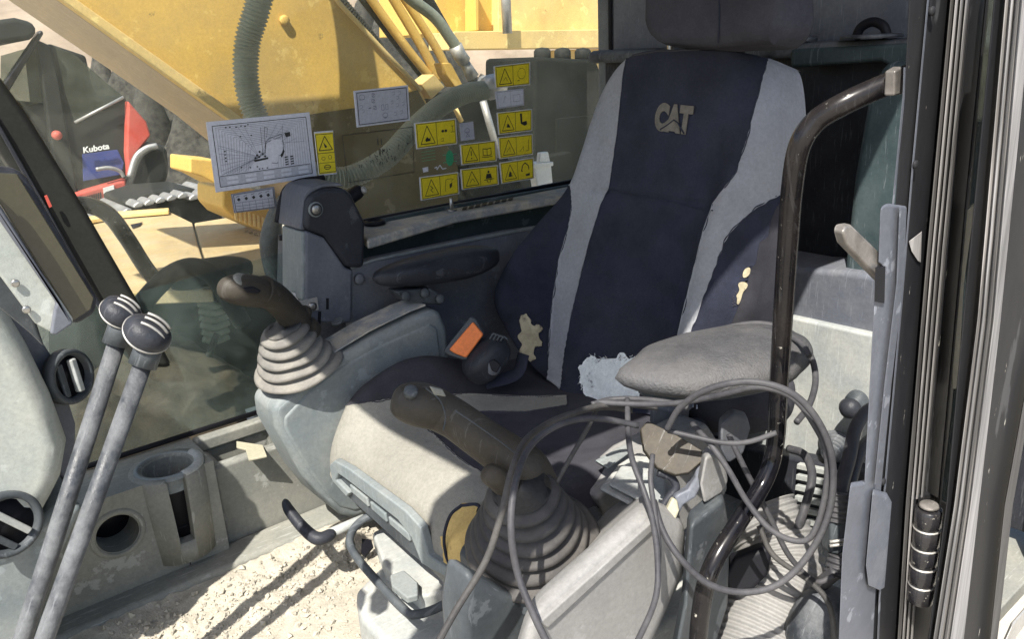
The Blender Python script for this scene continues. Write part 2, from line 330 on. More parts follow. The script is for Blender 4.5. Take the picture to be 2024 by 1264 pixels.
def zones(V, nu, nv, skin, default, parent, back=None):
    """split a padded surface (grid of nu x nv points) into the upholstery panels of its cover; seams follow the panels' outlines"""
    groups = {}
    for i in range(nv-1):
        for j in range(nu-1):
            q = (i*nu+j, i*nu+j+1, (i+1)*nu+j+1, (i+1)*nu+j)
            c = (V[q[0]]+V[q[2]])/2; x, y = proj(c); z = default
            nz = noise.noise(c*60)*9+noise.noise(c*170)*6; nz2 = noise.noise(c*60+Vector((9, 3, 1)))*9
            for key, rag, poly in skin:
                if inpoly(x+(nz if rag else 0), y+(nz2 if rag else 0), poly): z = key; break
            groups.setdefault(z, []).append(q)
    res = []
    for (nm, mt, inset), fs in groups.items():
        idx = {}; vv = []; ff = []
        bm = bmesh.new(); mp = {}
        for q in fs:
            for a in q:
                if a not in mp: mp[a] = bm.verts.new(V[a])
            try: bm.faces.new([mp[a] for a in q])
            except ValueError: pass
        bm.normal_update()
        if not inset:
            for v in bm.verts:
                if v.is_boundary: v.co -= v.normal*.0016
        else:
            for v in bm.verts: v.co -= v.normal*inset
        for _ in range(3):   # ease the cut edge
            bd = [v for v in bm.verts if v.is_boundary]; new = {}
            for v in bd:
                nb = [e.other_vert(v) for e in v.link_edges if e.is_boundary]
                if len(nb) == 2: new[v] = v.co*.5+(nb[0].co+nb[1].co)*.25
            for v, c in new.items(): v.co = c
        bm.verts.index_update(); vs = [v.co.copy() for v in bm.verts]; fs2 = [[v.index for v in f.verts] for f in bm.faces]; bm.free()
        res.append(mk(nm, vs, fs2, mt, parent))
    return res
def text(name, s, corner, right, up, size, m, parent, ext=.001, bold=0):
    c = bpy.data.curves.new(name, 'FONT'); c.body = s; c.size = 1; c.extrude = 0; c.offset = bold
    t = bpy.data.objects.new('t', c); COL.objects.link(t); bpy.context.view_layer.update()
    me = bpy.data.meshes.new_from_object(t.evaluated_get(bpy.context.evaluated_depsgraph_get())); bpy.data.objects.remove(t)
    xs = [v.co.x for v in me.vertices]; ys = [v.co.y for v in me.vertices]; x0, x1, y0, y1 = min(xs), max(xs), min(ys), max(ys)
    nrm = right.cross(up).normalized(); bm = bmesh.new(); bm.from_mesh(me)
    for v in bm.verts:
        v.co = corner+right*((v.co.x-x0)/(x1-x0))+up*((v.co.y-y0)/(y1-y0))
    r = bmesh.ops.extrude_face_region(bm, geom=bm.faces[:])
    for v in r['geom']:
        if isinstance(v, bmesh.types.BMVert): v.co += nrm*ext
    bm.verts.index_update(); vs = [v.co.copy() for v in bm.verts]; fs = [[v.index for v in f.verts] for f in bm.faces]; bm.free()
    return mk(name, vs, fs, m, parent, smooth=False)
# ================================================================== GROUND AND QUARRY
def terrain(name, x0, x1, y0, y1, nx, ny, hf, m):
    V = []; Fc = []
    for i in range(ny):
        for j in range(nx):
            x = x0+(x1-x0)*j/(nx-1); y = y0+(y1-y0)*i/(ny-1); V.append((x, y, hf(x, y)))
    for i in range(ny-1):
        for j in range(nx-1): a = i*nx+j; Fc.append((a, a+1, a+nx+1, a+nx))
    return props(mk(name, V, Fc, m), kind='structure')
mat('gravel_ground', (.38, .35, .29), .95, var=.3, vscale=14, dust=.6, dcol=(.52, .48, .41), dscale=3, sharp=.2, bump=1, bscale=60)
mat('hill_earth', (.27, .205, .15), .95, var=.3, vscale=.6, dust=.6, dcol=(.38, .31, .24), dscale=.8, sharp=.1, bump=1, bscale=4)
GZ = -.75
terrain('ground', -160, 200, -40, 260, 60, 60, lambda x, y: GZ-.02, 'gravel_ground')
terrain('gravel_yard', -3, 12, .2, 9, 200, 140, lambda x, y: GZ+.05*noise.noise(Vector((x*1.2, y*1.2, 0)))+.025*noise.noise(Vector((x*7, y*7, 3))), 'gravel_ground')
terrain('hill', -60, 70, 12, 80, 90, 50, lambda x, y: GZ+max(0, (y-14))*.33+max(0, y-14)**.5*.9*noise.noise(Vector((x*.12, y*.15, 5)))+.25*noise.noise(Vector((x*.9, y*.9, 2))) if y > 14 else GZ-.3, 'hill_earth')

# ================================================================== EXCAVATOR BODY (boom, deck, housing) SEEN THROUGH THE GLASS
YB = 1.9
boomT = thing('excavator_boom', 'huge yellow boom slanting down behind the side window, its brown underside facing the cab', 'excavator boom', A(640, 470, y=YB))
near = AY(YB, (-160, -200), (118, 0), (449, 237), (560, 330), (700, 470), (900, 560), (900, 320), (828, 170), (671, 0), (560, -130))
prism('side_plate', near, (0, .018, 0), 'yellow_paint', boomT, .004)
prism('boom_shade_plate', AY(YB-.006, (470, 250), (560, 236), (640, 222), (700, 214), (760, 196), (826, 178), (838, 200), (905, 330), (905, 565), (700, 475), (560, 334)), (0, .005, 0), 'shaded_yellow', boomT, .001)  # added thin plate, its dark colour paints the shade on the lower boom
inner = [p+Vector((0, .02, 0)) for p in AY(YB, (-160, -200), (118, 0), (449, 237), (560, 330), (700, 470), (715, 455), (575, 315), (464, 222), (133, -15), (-145, -215))]
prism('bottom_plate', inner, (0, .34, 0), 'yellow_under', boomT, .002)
fl = [p-Vector((0, .012, 0)) for p in AY(YB, (-160, -200), (118, 0), (449, 237), (560, 330), (700, 470), (712, 460), (572, 318), (462, 222), (134, -12), (-145, -212))]
prism('weld_flange', fl, (0, .012, 0), 'pale_yellow_paint', boomT, .004)
tp = [p+Vector((0, .02, 0)) for p in AY(YB, (560, -130), (671, 0), (828, 170), (900, 320), (890, 325), (818, 177), (661, 6), (550, -124))]
prism('top_plate', tp, (0, .34, 0), 'yellow_paint', boomT, .002)
tube('edge_strip', AY(YB-.01, (600, -80), (676, 12), (760, 102), (832, 178)), .006, 'pale_yellow_paint', boomT, smoothn=1)
for q in ((560, 40),):
    lathe('grease_bolt', A(q[0], q[1], y=YB-.001), (0, -1, 0), [(0, .012), (.01, .012), (.012, .006)], 'yellow_paint', boomT, seg=8)
# spiral-wrapped hoses
h1 = thing('spiral_hose', 'thick grey-green spiral-wrapped hose hanging down the yellow boom and looping off to the right', 'hose', A(500, 230, y=1.75))
tube('hose_sleeve', [A(*q[:2], y=q[2]) for q in ((500, -420, 1.74), (525, -280, 1.74), (533, -130, 1.74), (512, 0, 1.74), (490, 80, 1.76), (486, 150, 1.76), (500, 215, 1.76), (535, 280, 1.73), (600, 335, 1.70), (680, 352, 1.68), (760, 315, 1.68), (815, 258, 1.70), (870, 210, 1.74), (920, 185, 1.78), (962, 178, 1.82))],
     [.024, .024, .024, .0235, .0225, .022, .021, .021, .021, .021, .021], 'hose_green', h1, ribs=(.0085, .0050), seg=24)
lathe('end_fitting', A(955, 176, y=1.81), (1, .1, .1), [(0, .02), (.02, .034), (.06, .034), (.07, .026)], 'bare_metal', h1, seg=8)
h2 = thing('spiral_hose', 'thick dark hose arching over the yellow boom above the white symbol card', 'hose', A(640, 180, y=1.8))
tube('hose_sleeve', [A(*q[:2], y=q[2]) for q in ((560, -260, 1.45), (600, -190, 1.5), (680, -150, 1.6), (760, -120, 1.7))], .04, 'hose_green', h2, ribs=(.011, .006), seg=18)
for (p, r, mt, lab) in (
    (((712, -40), (735, 0), (800, 90), (852, 155)), .0125, 'yellow_paint', 'leftmost of the three yellow steel pipes running down beside the boom'),
    (((755, -40), (785, 10), (838, 100), (868, 160)), .0135, 'yellow_paint', 'middle one of the three yellow steel pipes running down beside the boom'),
    (((775, -40), (815, 20), (865, 100), (890, 150)), .0125, 'yellow_paint', 'yellow steel pipe next to the grey rubber hose beside the boom')):
    t = tube('steel_pipe', [A(a, b, y=2.02) for a, b in p], r, mt); props(t, lab, 'pipe', 'yellow pipes along the boom')
t = tube('rubber_hose', [A(a, b, y=1.98) for a, b in ((640, -40), (690, 20), (740, 80), (775, 135), (815, 170), (850, 205))], .012, 'machine_black', ribs=(.008, .002), seg=12)
props(t, 'thin black ribbed hose hugging the upper edge of the yellow boom', 'hose')
t = tube('rubber_hose', [A(a, b, y=2.05) for a, b in ((690, -40), (745, 30), (790, 90), (830, 140), (870, 200))], .014, 'machine_black')
props(t, 'black rubber hose between the boom and the yellow pipes', 'hose')
t = tube('rubber_hose', [A(a, b, y=2.25) for a, b in ((830, -30), (870, 40), (910, 110), (940, 170), (970, 220), (985, 300))], .016, 'machine_black')
props(t, 'black rubber hose behind the grey hose with the silver crimp', 'hose')
gh = thing('crimped_hose', 'grey hydraulic hose ending in a silver crimped coupling above the stickers', 'hose', A(930, 150, y=1.9))
tube('hose_body', [A(a, b, y=1.9) for a, b in ((770, -40), (815, 0), (860, 35), (893, 80), (905, 100))], .0155, 'hose_green', gh)
tube('crimp_sleeve', [A(a, b, y=1.9) for a, b in ((900, 90), (908, 108), (918, 122))], .019, 'bare_metal', gh, smoothn=1)
tube('coupling_nut', [A(a, b, y=1.9) for a, b in ((917, 120), (924, 134), (934, 152))], [.014, .021], 'bare_metal', gh, smoothn=1, seg=6)
cb = thing('clamp_block', 'yellow clamp block holding the pipes where they meet the hoses', 'pipe clamp', A(860, 190, y=1.9))
prism('block', AY(1.9, (832, 166), (858, 146), (880, 172), (853, 196)), (0, .06, 0), 'pale_yellow_paint', cb, .003)
prism('bracket', AY(1.93, (876, 124), (892, 124), (915, 168), (900, 172), (884, 148)), (0, .05, 0), 'yellow_paint', cb, .003)
# dark hydraulics under the hose
hy = thing('valve_block', 'dark hydraulic valve block with pipe stubs behind the right-hand stickers', 'valve block', A(960, 330, y=2.2))
prism('valve_body', AY(2.2, (905, 190), (985, 175), (1010, 240), (1005, 330), (965, 345), (925, 330), (915, 250)), (0, .2, 0), 'dull_black', hy, .006)
tube('stub', AY(2.12, (955, 200), (972, 260), (985, 310)), .012, 'bare_metal', hy, smoothn=1)
tube('stub', AY(2.12, (900, 215), (912, 240)), .008, 'pale_yellow_paint', hy, smoothn=1)
lathe('round_cap', A(955, 165, y=2.12), (0, -1, 0), [(0, .025), (.03, .025), (.034, .02)], 'bare_metal', hy, seg=10)
prism('lower_guard', AY(2.25, (640, 380), (760, 370), (1000, 330), (1130, 300), (1140, 420), (600, 520)), (0, .2, 0), 'dull_black', hy, .004)
# yellow housing behind
hs = thing('engine_housing', 'pale yellow sheet metal housing with a long folded ledge at the top of the window', 'machine housing', A(1040, 130, y=3.0))
prism('housing_panel', AY(3.15, (985, -60), (1330, -60), (1330, 62), (985, 62)), (0, .5, 0), 'pale_yellow_paint', hs, .004)
prism('housing_panel', AY(3.20, (862, -60), (980, -60), (980, 66), (862, 66)), (0, .5, 0), 'yellow_paint', hs, .004)
prism('ledge', AY(3.0, (898, 62), (1330, 56), (1330, 92), (898, 98)), (0, .2, 0), 'pale_yellow_paint', hs, .004)
prism('lower_panel', AY(3.1, (1120, 98), (1330, 92), (1330, 180), (1120, 170)), (0, .2, 0), 'pale_yellow_paint', hs, .004)
lathe('ram', A(1003, 66, y=2.95), (0, 0, 1), [(0, .022), (.3, .022)], 'bare_metal', hs, seg=14)
prism('vertical_rib', AY(3.1, (940, -60), (946, -60), (946, 60), (940, 60)), (0, .08, 0), 'yellow_paint', hs, .002)
eq = thing('battery_box', 'dark grey box with rounded lids standing behind the rightmost stickers', 'equipment box', A(1120, 380, y=2.05))
prism('box_body', AY(2.3, (1058, 112), (1180, 118), (1210, 200), (1210, 400), (1052, 400)), (0, .3, 0), 'dull_black', eq, .015)
prism('door_panel', AY(2.29, (1100, 235), (1190, 225), (1190, 380), (1100, 380)), (0, .01, 0), 'dull_black', eq, .003)
for a in (1072, 1112, 1152):
    lathe('lid', A(a, 112, y=2.4), (0, 0, 1), [(-.02, .032), (.02, .032), (.03, .024), (.034, .001)], 'machine_black', eq, seg=16)
br = thing('pale_bracket', 'small bright white bracket below the battery box, right of the bottom stickers', 'bracket', A(1078, 370, y=1.8))
prism('bracket_foot', AY(1.8, (1056, 330), (1090, 326), (1094, 372), (1064, 378)), (0, .03, 0), 'white_paint', br, .004)
prism('bracket_plate', AY(1.795, (1050, 324), (1094, 320), (1094, 328), (1050, 332)), (0, .05, 0), 'white_paint', br, .002)
prism('bracket_ear', AY(1.8, (1066, 322), (1068, 302), (1084, 300), (1088, 320)), (0, .015, 0), 'white_paint', br, .003)
# deck of the machine
dk = thing('machine_deck', 'dusty yellow deck plates with hand holes in front of the cab window', 'deck', A(350, 560, y=1.9))
DZ = .68
def dz(*p, z=DZ): return AZ(z, *p)
prism('deck_plate', dz((150, 440), (235, 425), (335, 418), (380, 440), (390, 480), (420, 572), (240, 580), (170, 500)), (0, 0, -.03), 'dusty_yellow', dk, .004)
prism('deck_plate', dz((384, 441), (470, 427), (640, 470), (690, 560), (426, 571), (395, 482)), (0, 0, -.03), 'dusty_yellow', dk, .004)
prism('deck_edge', AZ(DZ+.004, (150, 440), (235, 425), (335, 418), (334, 424), (236, 432), (155, 447)), (0, 0, .012), 'pale_yellow_paint', dk, .002)
prism('hand_hole', dz((258, 445), (282, 440), (276, 447), (262, 452), z=DZ+.003), (0, 0, .0015), 'void_black', dk, 0)
for k in range(5):
    prism('step_cleat', dz((482+k*9, 455+k*3), (520+k*9, 448+k*3), (522+k*9, 451+k*3), (484+k*9, 459+k*3), z=DZ+.002), (0, 0, .006), 'yellow_under', dk, 0)
prism('side_box', AY(2.15, (440, 372), (520, 378), (545, 425), (548, 470), (460, 432), (440, 410)), (0, .2, 0), 'yellow_paint', dk, .008)
prism('corner_box', AY(2.6, (376, 312), (440, 318), (440, 372), (400, 350), (376, 342)), (0, .2, 0), 'yellow_paint', dk, .006)
for k in range(9):
    prism('grille_slat', AY(2.14, (462+k*9, 410+k*3), (466+k*9, 411+k*3), (468+k*9, 436+k*3), (464+k*9, 435+k*3)), (0, -.006, 0), 'pale_yellow_paint', dk, 0)
ms = tube('mirror_stay', [A(a, b, y=1.66) for a, b in ((120, 412), (170, 405), (215, 425), (250, 470), (285, 525), (312, 560))], .0155, 'worn_black_paint')
props(ms, 'curved black steel handrail outside the front of the side window', 'handrail')
ms2 = tube('wheel_arch_rail', [A(a, b, y=1.62) for a, b in ((255, 640), (290, 590), (335, 545), (380, 528), (420, 545), (450, 590), (480, 640))], .019, 'machine_black')
props(ms2, 'black arched rail low outside the glass, left of the right joystick', 'handrail')
ar = thing('rubber_bumper', 'dark rounded rubber buffer lying outside behind the right joystick', 'bumper', A(420, 540, y=1.75))
pod('buffer', AY(1.75, (330, 560), (400, 540), (500, 528)), [.035, .035], [.03, .03], 'machine_black', ar)
mir = tube('curved_bracket', [A(a, b, y=1.56) for a, b in ((570, 380), (545, 425), (534, 480), (540, 540), (556, 590))], [.012, .02, .026, .02, .012], 'dusty_rubber', flat=.8)
props(mir, 'grey rubber bracket bulging beside the vent tower outside the glass', 'bracket')
# dark ground clutter below the deck seen through the lower pane
tf = thing('undercarriage', 'dark earth-caked track frame below the lower window glass', 'track frame', A(380, 700, y=2.4))
prism('frame_beam', AY(1.95, (150, 560), (560, 560), (620, 900), (150, 960)), (0, .3, 0), 'dull_black', tf, .01)
def heap(name, label, x0, x1, y0, y1, z0, h, m, seed, n=60):
    V = []; Fc = []
    for i in range(n):
        for j in range(n):
            u, v = j/(n-1), i/(n-1); x = x0+(x1-x0)*u; y = y0+(y1-y0)*v
            e = max(0, math.sin(u*math.pi))**.6*max(0, math.sin(v*math.pi))**.6
            V.append((x, y, z0+e*h*(.75+.5*noise.noise(Vector((x*3, y*3, seed))))+e*.05*abs(noise.noise(Vector((x*14, y*14, seed))))))
    for i in range(n-1):
        for j in range(n-1): a = i*n+j; Fc.append((a, a+1, a+n+1, a+n))
    return props(mk(name, V, Fc, m), label, 'heap', kind='stuff')
heap('earth_heap', 'brown lumpy earth seen low through the glass beside the front pillar', -.1, .75, 1.62, 2.1, .25, .42, 'brown_earth', 3)
heap('gravel_heap', 'dark gravel heap rising behind the small red excavator', .5, 6.2, 4.9, 9.5, GZ-.1, 2.75, 'dark_gravel', 8, 110)
heap('pale_heap', 'bright pale gravel heap beside the round black tail of the red machine', 1.15, 2.9, 4.1, 5.2, GZ-.05, 1.32, 'gravel_ground', 5, 70)
for k in range(6):
    tube('spring_coil', AY(1.9, (392+k*2, 600+k*14), (425, 606+k*14), (452, 596+k*14)), .008, 'hose_green', tf, seg=8)
tube('grease_line', AY(1.88, (250, 800), (330, 770), (400, 720), (430, 660)), .008, 'machine_black', tf)
prism('lower_bracket', AY(1.85, (300, 770), (360, 752), (410, 762), (420, 800), (380, 830), (310, 822)), (0, .05, 0), 'dusty_rubber', tf, .006)

# ================================================================== SMALL RED AND BLACK EXCAVATOR BEYOND
YK = 3.6
kx = thing('mini_excavator', 'small red and black excavator with glazed cab parked beyond the yellow boom', 'mini excavator', A(200, 430, y=YK))
def kp(name, pts, dy, th, m, bev=.01, parent=kx, **k): return prism(name, AY(YK+dy, *pts), (0, th, 0), m, parent, bev, **k)
kp('cab_roof', [(-40, 44), (30, 34), (68, 44), (75, 66), (60, 78), (0, 86), (-40, 92)], -.05, .9, 'machine_black', .03)
kp('rear_pillar', [(70, 76), (100, 90), (118, 160), (140, 300), (160, 405), (120, 410), (96, 250), (78, 120)], 0, .06, 'machine_black')
kp('front_pillar', [(80, 58), (88, 64), (4, 205), (-10, 220), (-10, 190)], 0, .06, 'black_paint')
kp('front_lower_body', [(-40, 210), (0, 195), (100, 205), (130, 400), (100, 415), (-40, 300)], .04, .5, 'machine_black')
kp('engine_panel', [(95, 85), (170, 110), (190, 200), (248, 190), (258, 230), (252, 352), (140, 395), (118, 300)], .02, .5, 'machine_black')
kp('cab_window', [(110, 92), (150, 110), (212, 165), (244, 190), (148, 240), (128, 180)], .012, .006, 'dark_glass', .001)
kp('cab_window', [(2, 110), (64, 92), (84, 150), (92, 200), (30, 215), (0, 225)], .03, .008, 'dark_glass', .001)
kp('seat_silhouette', [(118, 100), (150, 110), (170, 180), (150, 215), (130, 190)], .2, .2, 'black_vinyl', .03)
tube('trim_line', AY(YK-.005, (148, 242), (200, 215), (244, 192)), .006, 'bare_metal', kx, smoothn=1)
kp('red_side_cover', [(253, 198), (290, 240), (299, 268), (268, 308), (254, 352), (250, 300)], -.02, .5, 'red_paint')
kp('red_skirt', [(128, 388), (252, 352), (254, 388), (240, 396), (128, 425)], -.02, .5, 'red_paint', .015)
kp('blue_decal', [(163, 305), (232, 296), (245, 322), (240, 345), (165, 358)], .01, .006, 'blue_panel', .001)
kp('counterweight', [(262, 345), (275, 300), (300, 285), (333, 285), (338, 330), (336, 360), (300, 382), (254, 394), (252, 358)], -.06, .7, 'machine_black', .04)
tube('counterweight_rim', AY(YK-.075, (256, 350), (268, 312), (288, 294), (310, 288)), .012, 'bare_metal', kx)
tube('grab_handle', AY(YK-.03, (190, 335), (215, 332), (236, 338), (245, 350)), .008, 'bare_metal', kx)
kp('white_label', [(204, 372), (225, 366), (227, 388), (206, 394)], -.026, .004, 'white_paint', 0)
for k in range(8):
    kp('vent_slot', [(168+k*4.2, 388-k*1.1), (170+k*4.2, 387.5-k*1.1), (171+k*4.2, 400-k*1.1), (169+k*4.2, 400.6-k*1.1)], -.024, .003, 'void_black', 0)
lathe('marker_lamp', A(111, 267, y=YK-.01), (0, -1, 0), [(0, .018), (.02, .018), (.03, .008)], 'red_paint', kx, seg=12)
c0, c1, c2 = A(165, 303, y=YK-.012), A(216, 294, y=YK-.012), A(164, 291, y=YK-.012)
text('name_lettering', 'Kubota', c0, c1-c0, c2-c0, 1, 'white_paint', kx, .004, bold=.02)
c0, c1, c2 = A(140, 407, y=YK-.03), A(152, 404, y=YK-.03), A(140, 400, y=YK-.03)
text('model_lettering', 'F', c0, c1-c0, c2-c0, 1, 'white_paint', kx, .003, bold=.02)
for k in range(12):   # track pads along the top run
    a = 176+k*22; b = 432-k*4.6-(8 if 3 < k < 9 else 0)
    kp('track_pad', [(a, b), (a+10, b-7), (a+20, b-5), (a+20, b+3), (a+8, b+6), (a, b+7)], -.5, .35, 'bare_metal' if k % 4 != 9 else 'machine_black', .008)
kp('track_frame', [(150, 446), (330, 404), (425, 384), (446, 440), (430, 500), (150, 520)], -.45, .3, 'machine_black', .02)
kp('cast_arm', [(240, 398), (300, 378), (380, 372), (420, 384), (330, 396), (250, 415)], -.4, .3, 'machine_black', .02)
for k in range(11):   # boulders and mud heap under the machine, lower left
    pass
# ================================================================== CAB SHELL
YW = 1.45; FZ = .27
cab = thing('excavator_cab', 'excavator cab seen through its open side door, dusty grey inside with black door frame', 'excavator cab', (.8, .9, FZ))
# floor plate and dust on it
box('floor_plate', (-.5, .36, FZ-.03), (1.6, 1.5, FZ), 'olive_plastic', cab)
# roof, headliner, pillars out of view that shade the cab
ROOF = [Vector((-.03, .43, 1.62)), Vector((1.65, .40, 1.62)), Vector((1.65, 1.67, 1.62)), Vector((-.09, 1.67, 1.62))]
prism('roof', ROOF, (0, 0, .05), 'black_paint', cab, .01)
prism('headliner', [p-Vector((0, 0, .012)) for p in ROOF], (0, 0, .008), 'headliner', cab, 0)
box('shade_board', (-.10, .265, 1.50), (.145, .44, 1.515), 'black_paint', cab, .003)  # added board out of view, placed to shade near joystick and cushion
ap = [Vector((-.32, .385, .30)), Vector((-.20, .385, .30)), Vector((.03, .395, 1.63)), Vector((-.12, .395, 1.63))]
prism('door_side_pillar', ap, (0, .07, 0), 'door_black', cab, .01)
# right-hand window: one pane stepping down at the front
g = [Vector((.02, YW, .76)), Vector((.61, YW, .80)), Vector((.62, YW, .828)), Vector((1.50, YW, .832)), Vector((1.50, YW, 1.60)), Vector((.02, YW, 1.60))]
pane('lower_window', [Vector((.02, YW, .497)), Vector((.56, YW, .497)), Vector((.61, YW, .80)), Vector((.02, YW, .76))], 'dirty_glass', cab)
pane('side_window', g, 'cab_glass', cab)
# window gasket and rear pillar
tube('window_gasket', [Vector((.60, YW-.004, .829)), Vector((1.50, YW-.004, .833))], .0055, 'void_black', cab, smoothn=1)
tube('window_gasket', [Vector((1.497, YW-.004, .833)), Vector((1.497, YW-.004, 1.60))], .005, 'void_black', cab, smoothn=1)
tube('window_gasket', [Vector((.0, YW-.004, .499)), Vector((.56, YW-.004, .499))], .005, 'void_black', cab, smoothn=1)
box('rear_pillar', (1.503, YW-.05, .3), (1.62, YW+.05, 1.62), 'slate_plastic', cab, .012)
# slanted front corner pillar
P0, P1 = A(-60, 150, y=YW+.02), A(262, 606, y=YW+.02)
fp = AY(YW-.02, (-90, 60), (-40, 95), (60, 232), (162, 400), (300, 640), (345, 730), (270, 730), (224, 640), (90, 430), (0, 300), (-90, 170))
prism('front_pillar', fp, (0, .07, 0), 'machine_black', cab, .012)
prism('pillar_gasket', AY(YW-.03, (-40, 200), (0, 262), (80, 405), (165, 560), (215, 645), (222, 640), (172, 552), (87, 398), (6, 255), (-34, 192)), (0, .01, 0), 'black_vinyl', cab, .002)
prism('warning_label', AY(YW-.034, (88, 388), (93, 386), (103, 408), (98, 411)), (0, .003, 0), 'red_paint', cab, 0)
# sill trim under the window
st = mk('sill_trim', *(lambda q: ([*q, *[p-Vector((0, 0, .02)) for p in q]], [(0, 1, 2, 3, 4, 5, 6, 7), (15, 14, 13, 12, 11, 10, 9, 8)]+[(i, i+8, (i+1) % 8+8, (i+1) % 8) for i in range(8)]))(
    AZ(.826, (700, 452), (740, 436), (1100, 363), (1200, 345), (1200, 372), (1090, 390), (900, 424), (725, 474))), 'dusty_panel', cab, bevel=.006)
prism('cavity_panel', AY(1.425, (650, 455), (900, 405), (1090, 372), (1200, 352), (1200, 470), (1000, 500), (650, 560)), (0, .015, 0), 'teal_plastic', cab, .004)
prism('lower_trim', AY(1.325, (694, 528), (740, 512), (860, 487), (1005, 458), (1200, 430), (1200, 760), (697, 760)), (0, .03, 0), 'slate_plastic', cab, .008)
prism('trim_edge', AY(1.322, (694, 528), (740, 512), (860, 487), (1005, 458), (1080, 444), (1080, 449), (1005, 463), (860, 492), (740, 517), (694, 533)), (0, .01, 0), 'grey_plastic', cab, .001)
# demister slots and bolt on the sill
for k in range(8):
    a = 915+k*13; b = 411-k*2.7
    prism('demister_slot', AZ(.8285, (a, b), (a+9, b-2), (a+7, b+3), (a-2, b+5)), (0, 0, .0012), 'void_black', cab, 0)
lathe('sill_bolt', A(893, 417, z=.826), (0, 0, 1), [(0, .011), (.003, .011), (.004, .004), (.025, .004), (.028, .003)], 'screw_metal', cab, seg=12)
lathe('sill_socket', A(741, 443, z=.828), (0, 0, 1), [(0, .022), (.006, .021), (.008, .015), (.003, .013)], 'void_black', cab, seg=20)
lathe('panel_plug', A(710, 552, y=1.32), (0, -1, 0), [(0, .011), (.004, .010), (.005, .004)], 'slate_plastic', cab, seg=16)
box('rear_corner_post', (1.40, .33, .28), (1.50, .385, 1.62), 'slate_plastic', cab, .01)
# rear wall behind the seat
XR = 1.42
box('rear_window_panel', (XR+.05, .38, 1.12), (XR+.07, YW-.04, 1.62), 'slate_plastic', cab, .003)
box('rear_shelf', (XR-.04, .40, 1.105), (XR+.05, YW-.04, 1.133), 'dusty_rubber', cab, .012)
box('rear_wall', (XR+.02, .38, .3), (XR+.04, YW-.04, 1.11), 'black_vinyl', cab, .003)
prism('shelf_face', AX(XR-.045, (1560, 96), (1800, 84), (1800, 125), (1760, 133), (1740, 122), (1560, 135)), (.03, 0, 0), 'teal_plastic', cab, .008)
for q in ((1560, 72), (1722, 73)):
    p = A(q[0], q[1], x=XR-.02)
    p.z = 1.135
    lathe('shelf_bezel', p, (0, 0, 1), [(0, .050), (.005, .050), (.007, .044), (.004, .034)], 'dusty_rubber', cab, seg=30)
    tube('shelf_loop', [p+Vector((0, .028, .0)), p+Vector((0, .020, .018)), p+Vector((0, 0, .026)), p+Vector((0, -.02, .018)), p+Vector((0, -.028, 0))], .008, 'void_black', cab)
prism('side_duct', AX(1.30, (1745, 120), (1850, 130), (1850, 680), (1658, 640), (1662, 560), (1684, 350), (1712, 190)), (.10, 0, 0), 'teal_plastic', cab, .015)
prism('rear_box', AX(1.28, (1500, 515), (1580, 530), (1665, 535), (1850, 560), (1850, 690), (1560, 640), (1480, 620)), (.12, 0, 0), 'slate_plastic', cab, .012)
prism('rear_lower_panel', AX(1.265, (1480, 612), (1560, 626), (1850, 690), (1850, 1000), (1380, 930)), (.03, 0, 0), 'pale_plastic', cab, .006)
prism('rear_floor_step', AX(1.22, (1380, 870), (1560, 905), (1850, 960), (1850, 1500), (1300, 1500)), (.04, 0, 0), 'black_vinyl', cab, .006)
for k in range(15):
    a = 1575-k*1.5; b = 918+k*21
    prism('grille_slat', AX(1.21, (a, b), (a+95, b+20), (a+94, b+30), (a-1, b+10)), (.012, 0, 0), 'pale_plastic', cab, .001)
# ----- door post seen edge on, at the right
XP = .75; YP = .35
def post(name, pts, m, y=YP, th=.02, bev=.003, parent=cab, **k): return prism(name, AY(y, *pts), Vector((.905, .42, 0))*th, m, parent, bev, **k)
post('door_post', [(1800, -60), (1905, -60), (1790, 1330), (1716, 1330), (1735, 900), (1770, 400), (1790, 130)], 'door_black', th=.012, bev=.004)
post('post_seam', [(1836, -40), (1840, -40), (1806, 330), (1784, 600), (1748, 1000), (1735, 1330), (1731, 1330), (1744, 1000), (1780, 600), (1802, 330)], 'blue_grey_metal', y=YP-.003, th=.004, bev=.001)
for q in ((1838, 22), (1805, 325), (1742, 952)):
    lathe('seam_clip', A(q[0], q[1], y=YP-.002), (0, -1, 0), [(0, .004), (.003, .004), (.004, .002)], 'door_black', cab, seg=12)
post('post_flange', [(1786, 133), (1790, 133), (1788, 200), (1767, 408), (1763, 408), (1784, 190)], 'blue_grey_metal', y=YP+.0, th=.003, bev=.001)
post('worn_patch', [(1796, 478), (1822, 458), (1820, 520), (1814, 516), (1802, 498)], 'seal_pale', y=YP-.002, th=.003, bev=.001)
post('door_seal', [(1884, -60), (1922, -60), (1855, 660), (1826, 1000), (1800, 1330), (1770, 1330), (1790, 1000), (1832, 500)], 'seal_rubber', y=YP-.008, th=.012, bev=.005)
for k, dx in enumerate((4, 14, 24)):
    post('seal_rib', [(1890+dx, -60), (1895+dx, -60), (1842+dx, 500), (1801+dx*.9, 1000), (1780+dx*.8, 1330), (1776+dx*.8, 1330), (1797+dx*.9, 1000), (1838+dx, 500)], 'seal_pale', y=YP-.012, th=.006, bev=.002)
post('door_channel', [(1922, -60), (1962, -60), (1915, 420), (1880, 820), (1858, 1000), (1832, 1330), (1798, 1330), (1826, 1000), (1855, 660)], 'door_black', y=YP-.005, th=.04, bev=.004)
post('channel_lip', [(1955, -60), (1960, -60), (1912, 420), (1868, 900), (1860, 1000), (1855, 1000), (1864, 900), (1908, 420)], 'door_black', y=YP-.018, th=.02, bev=.002)
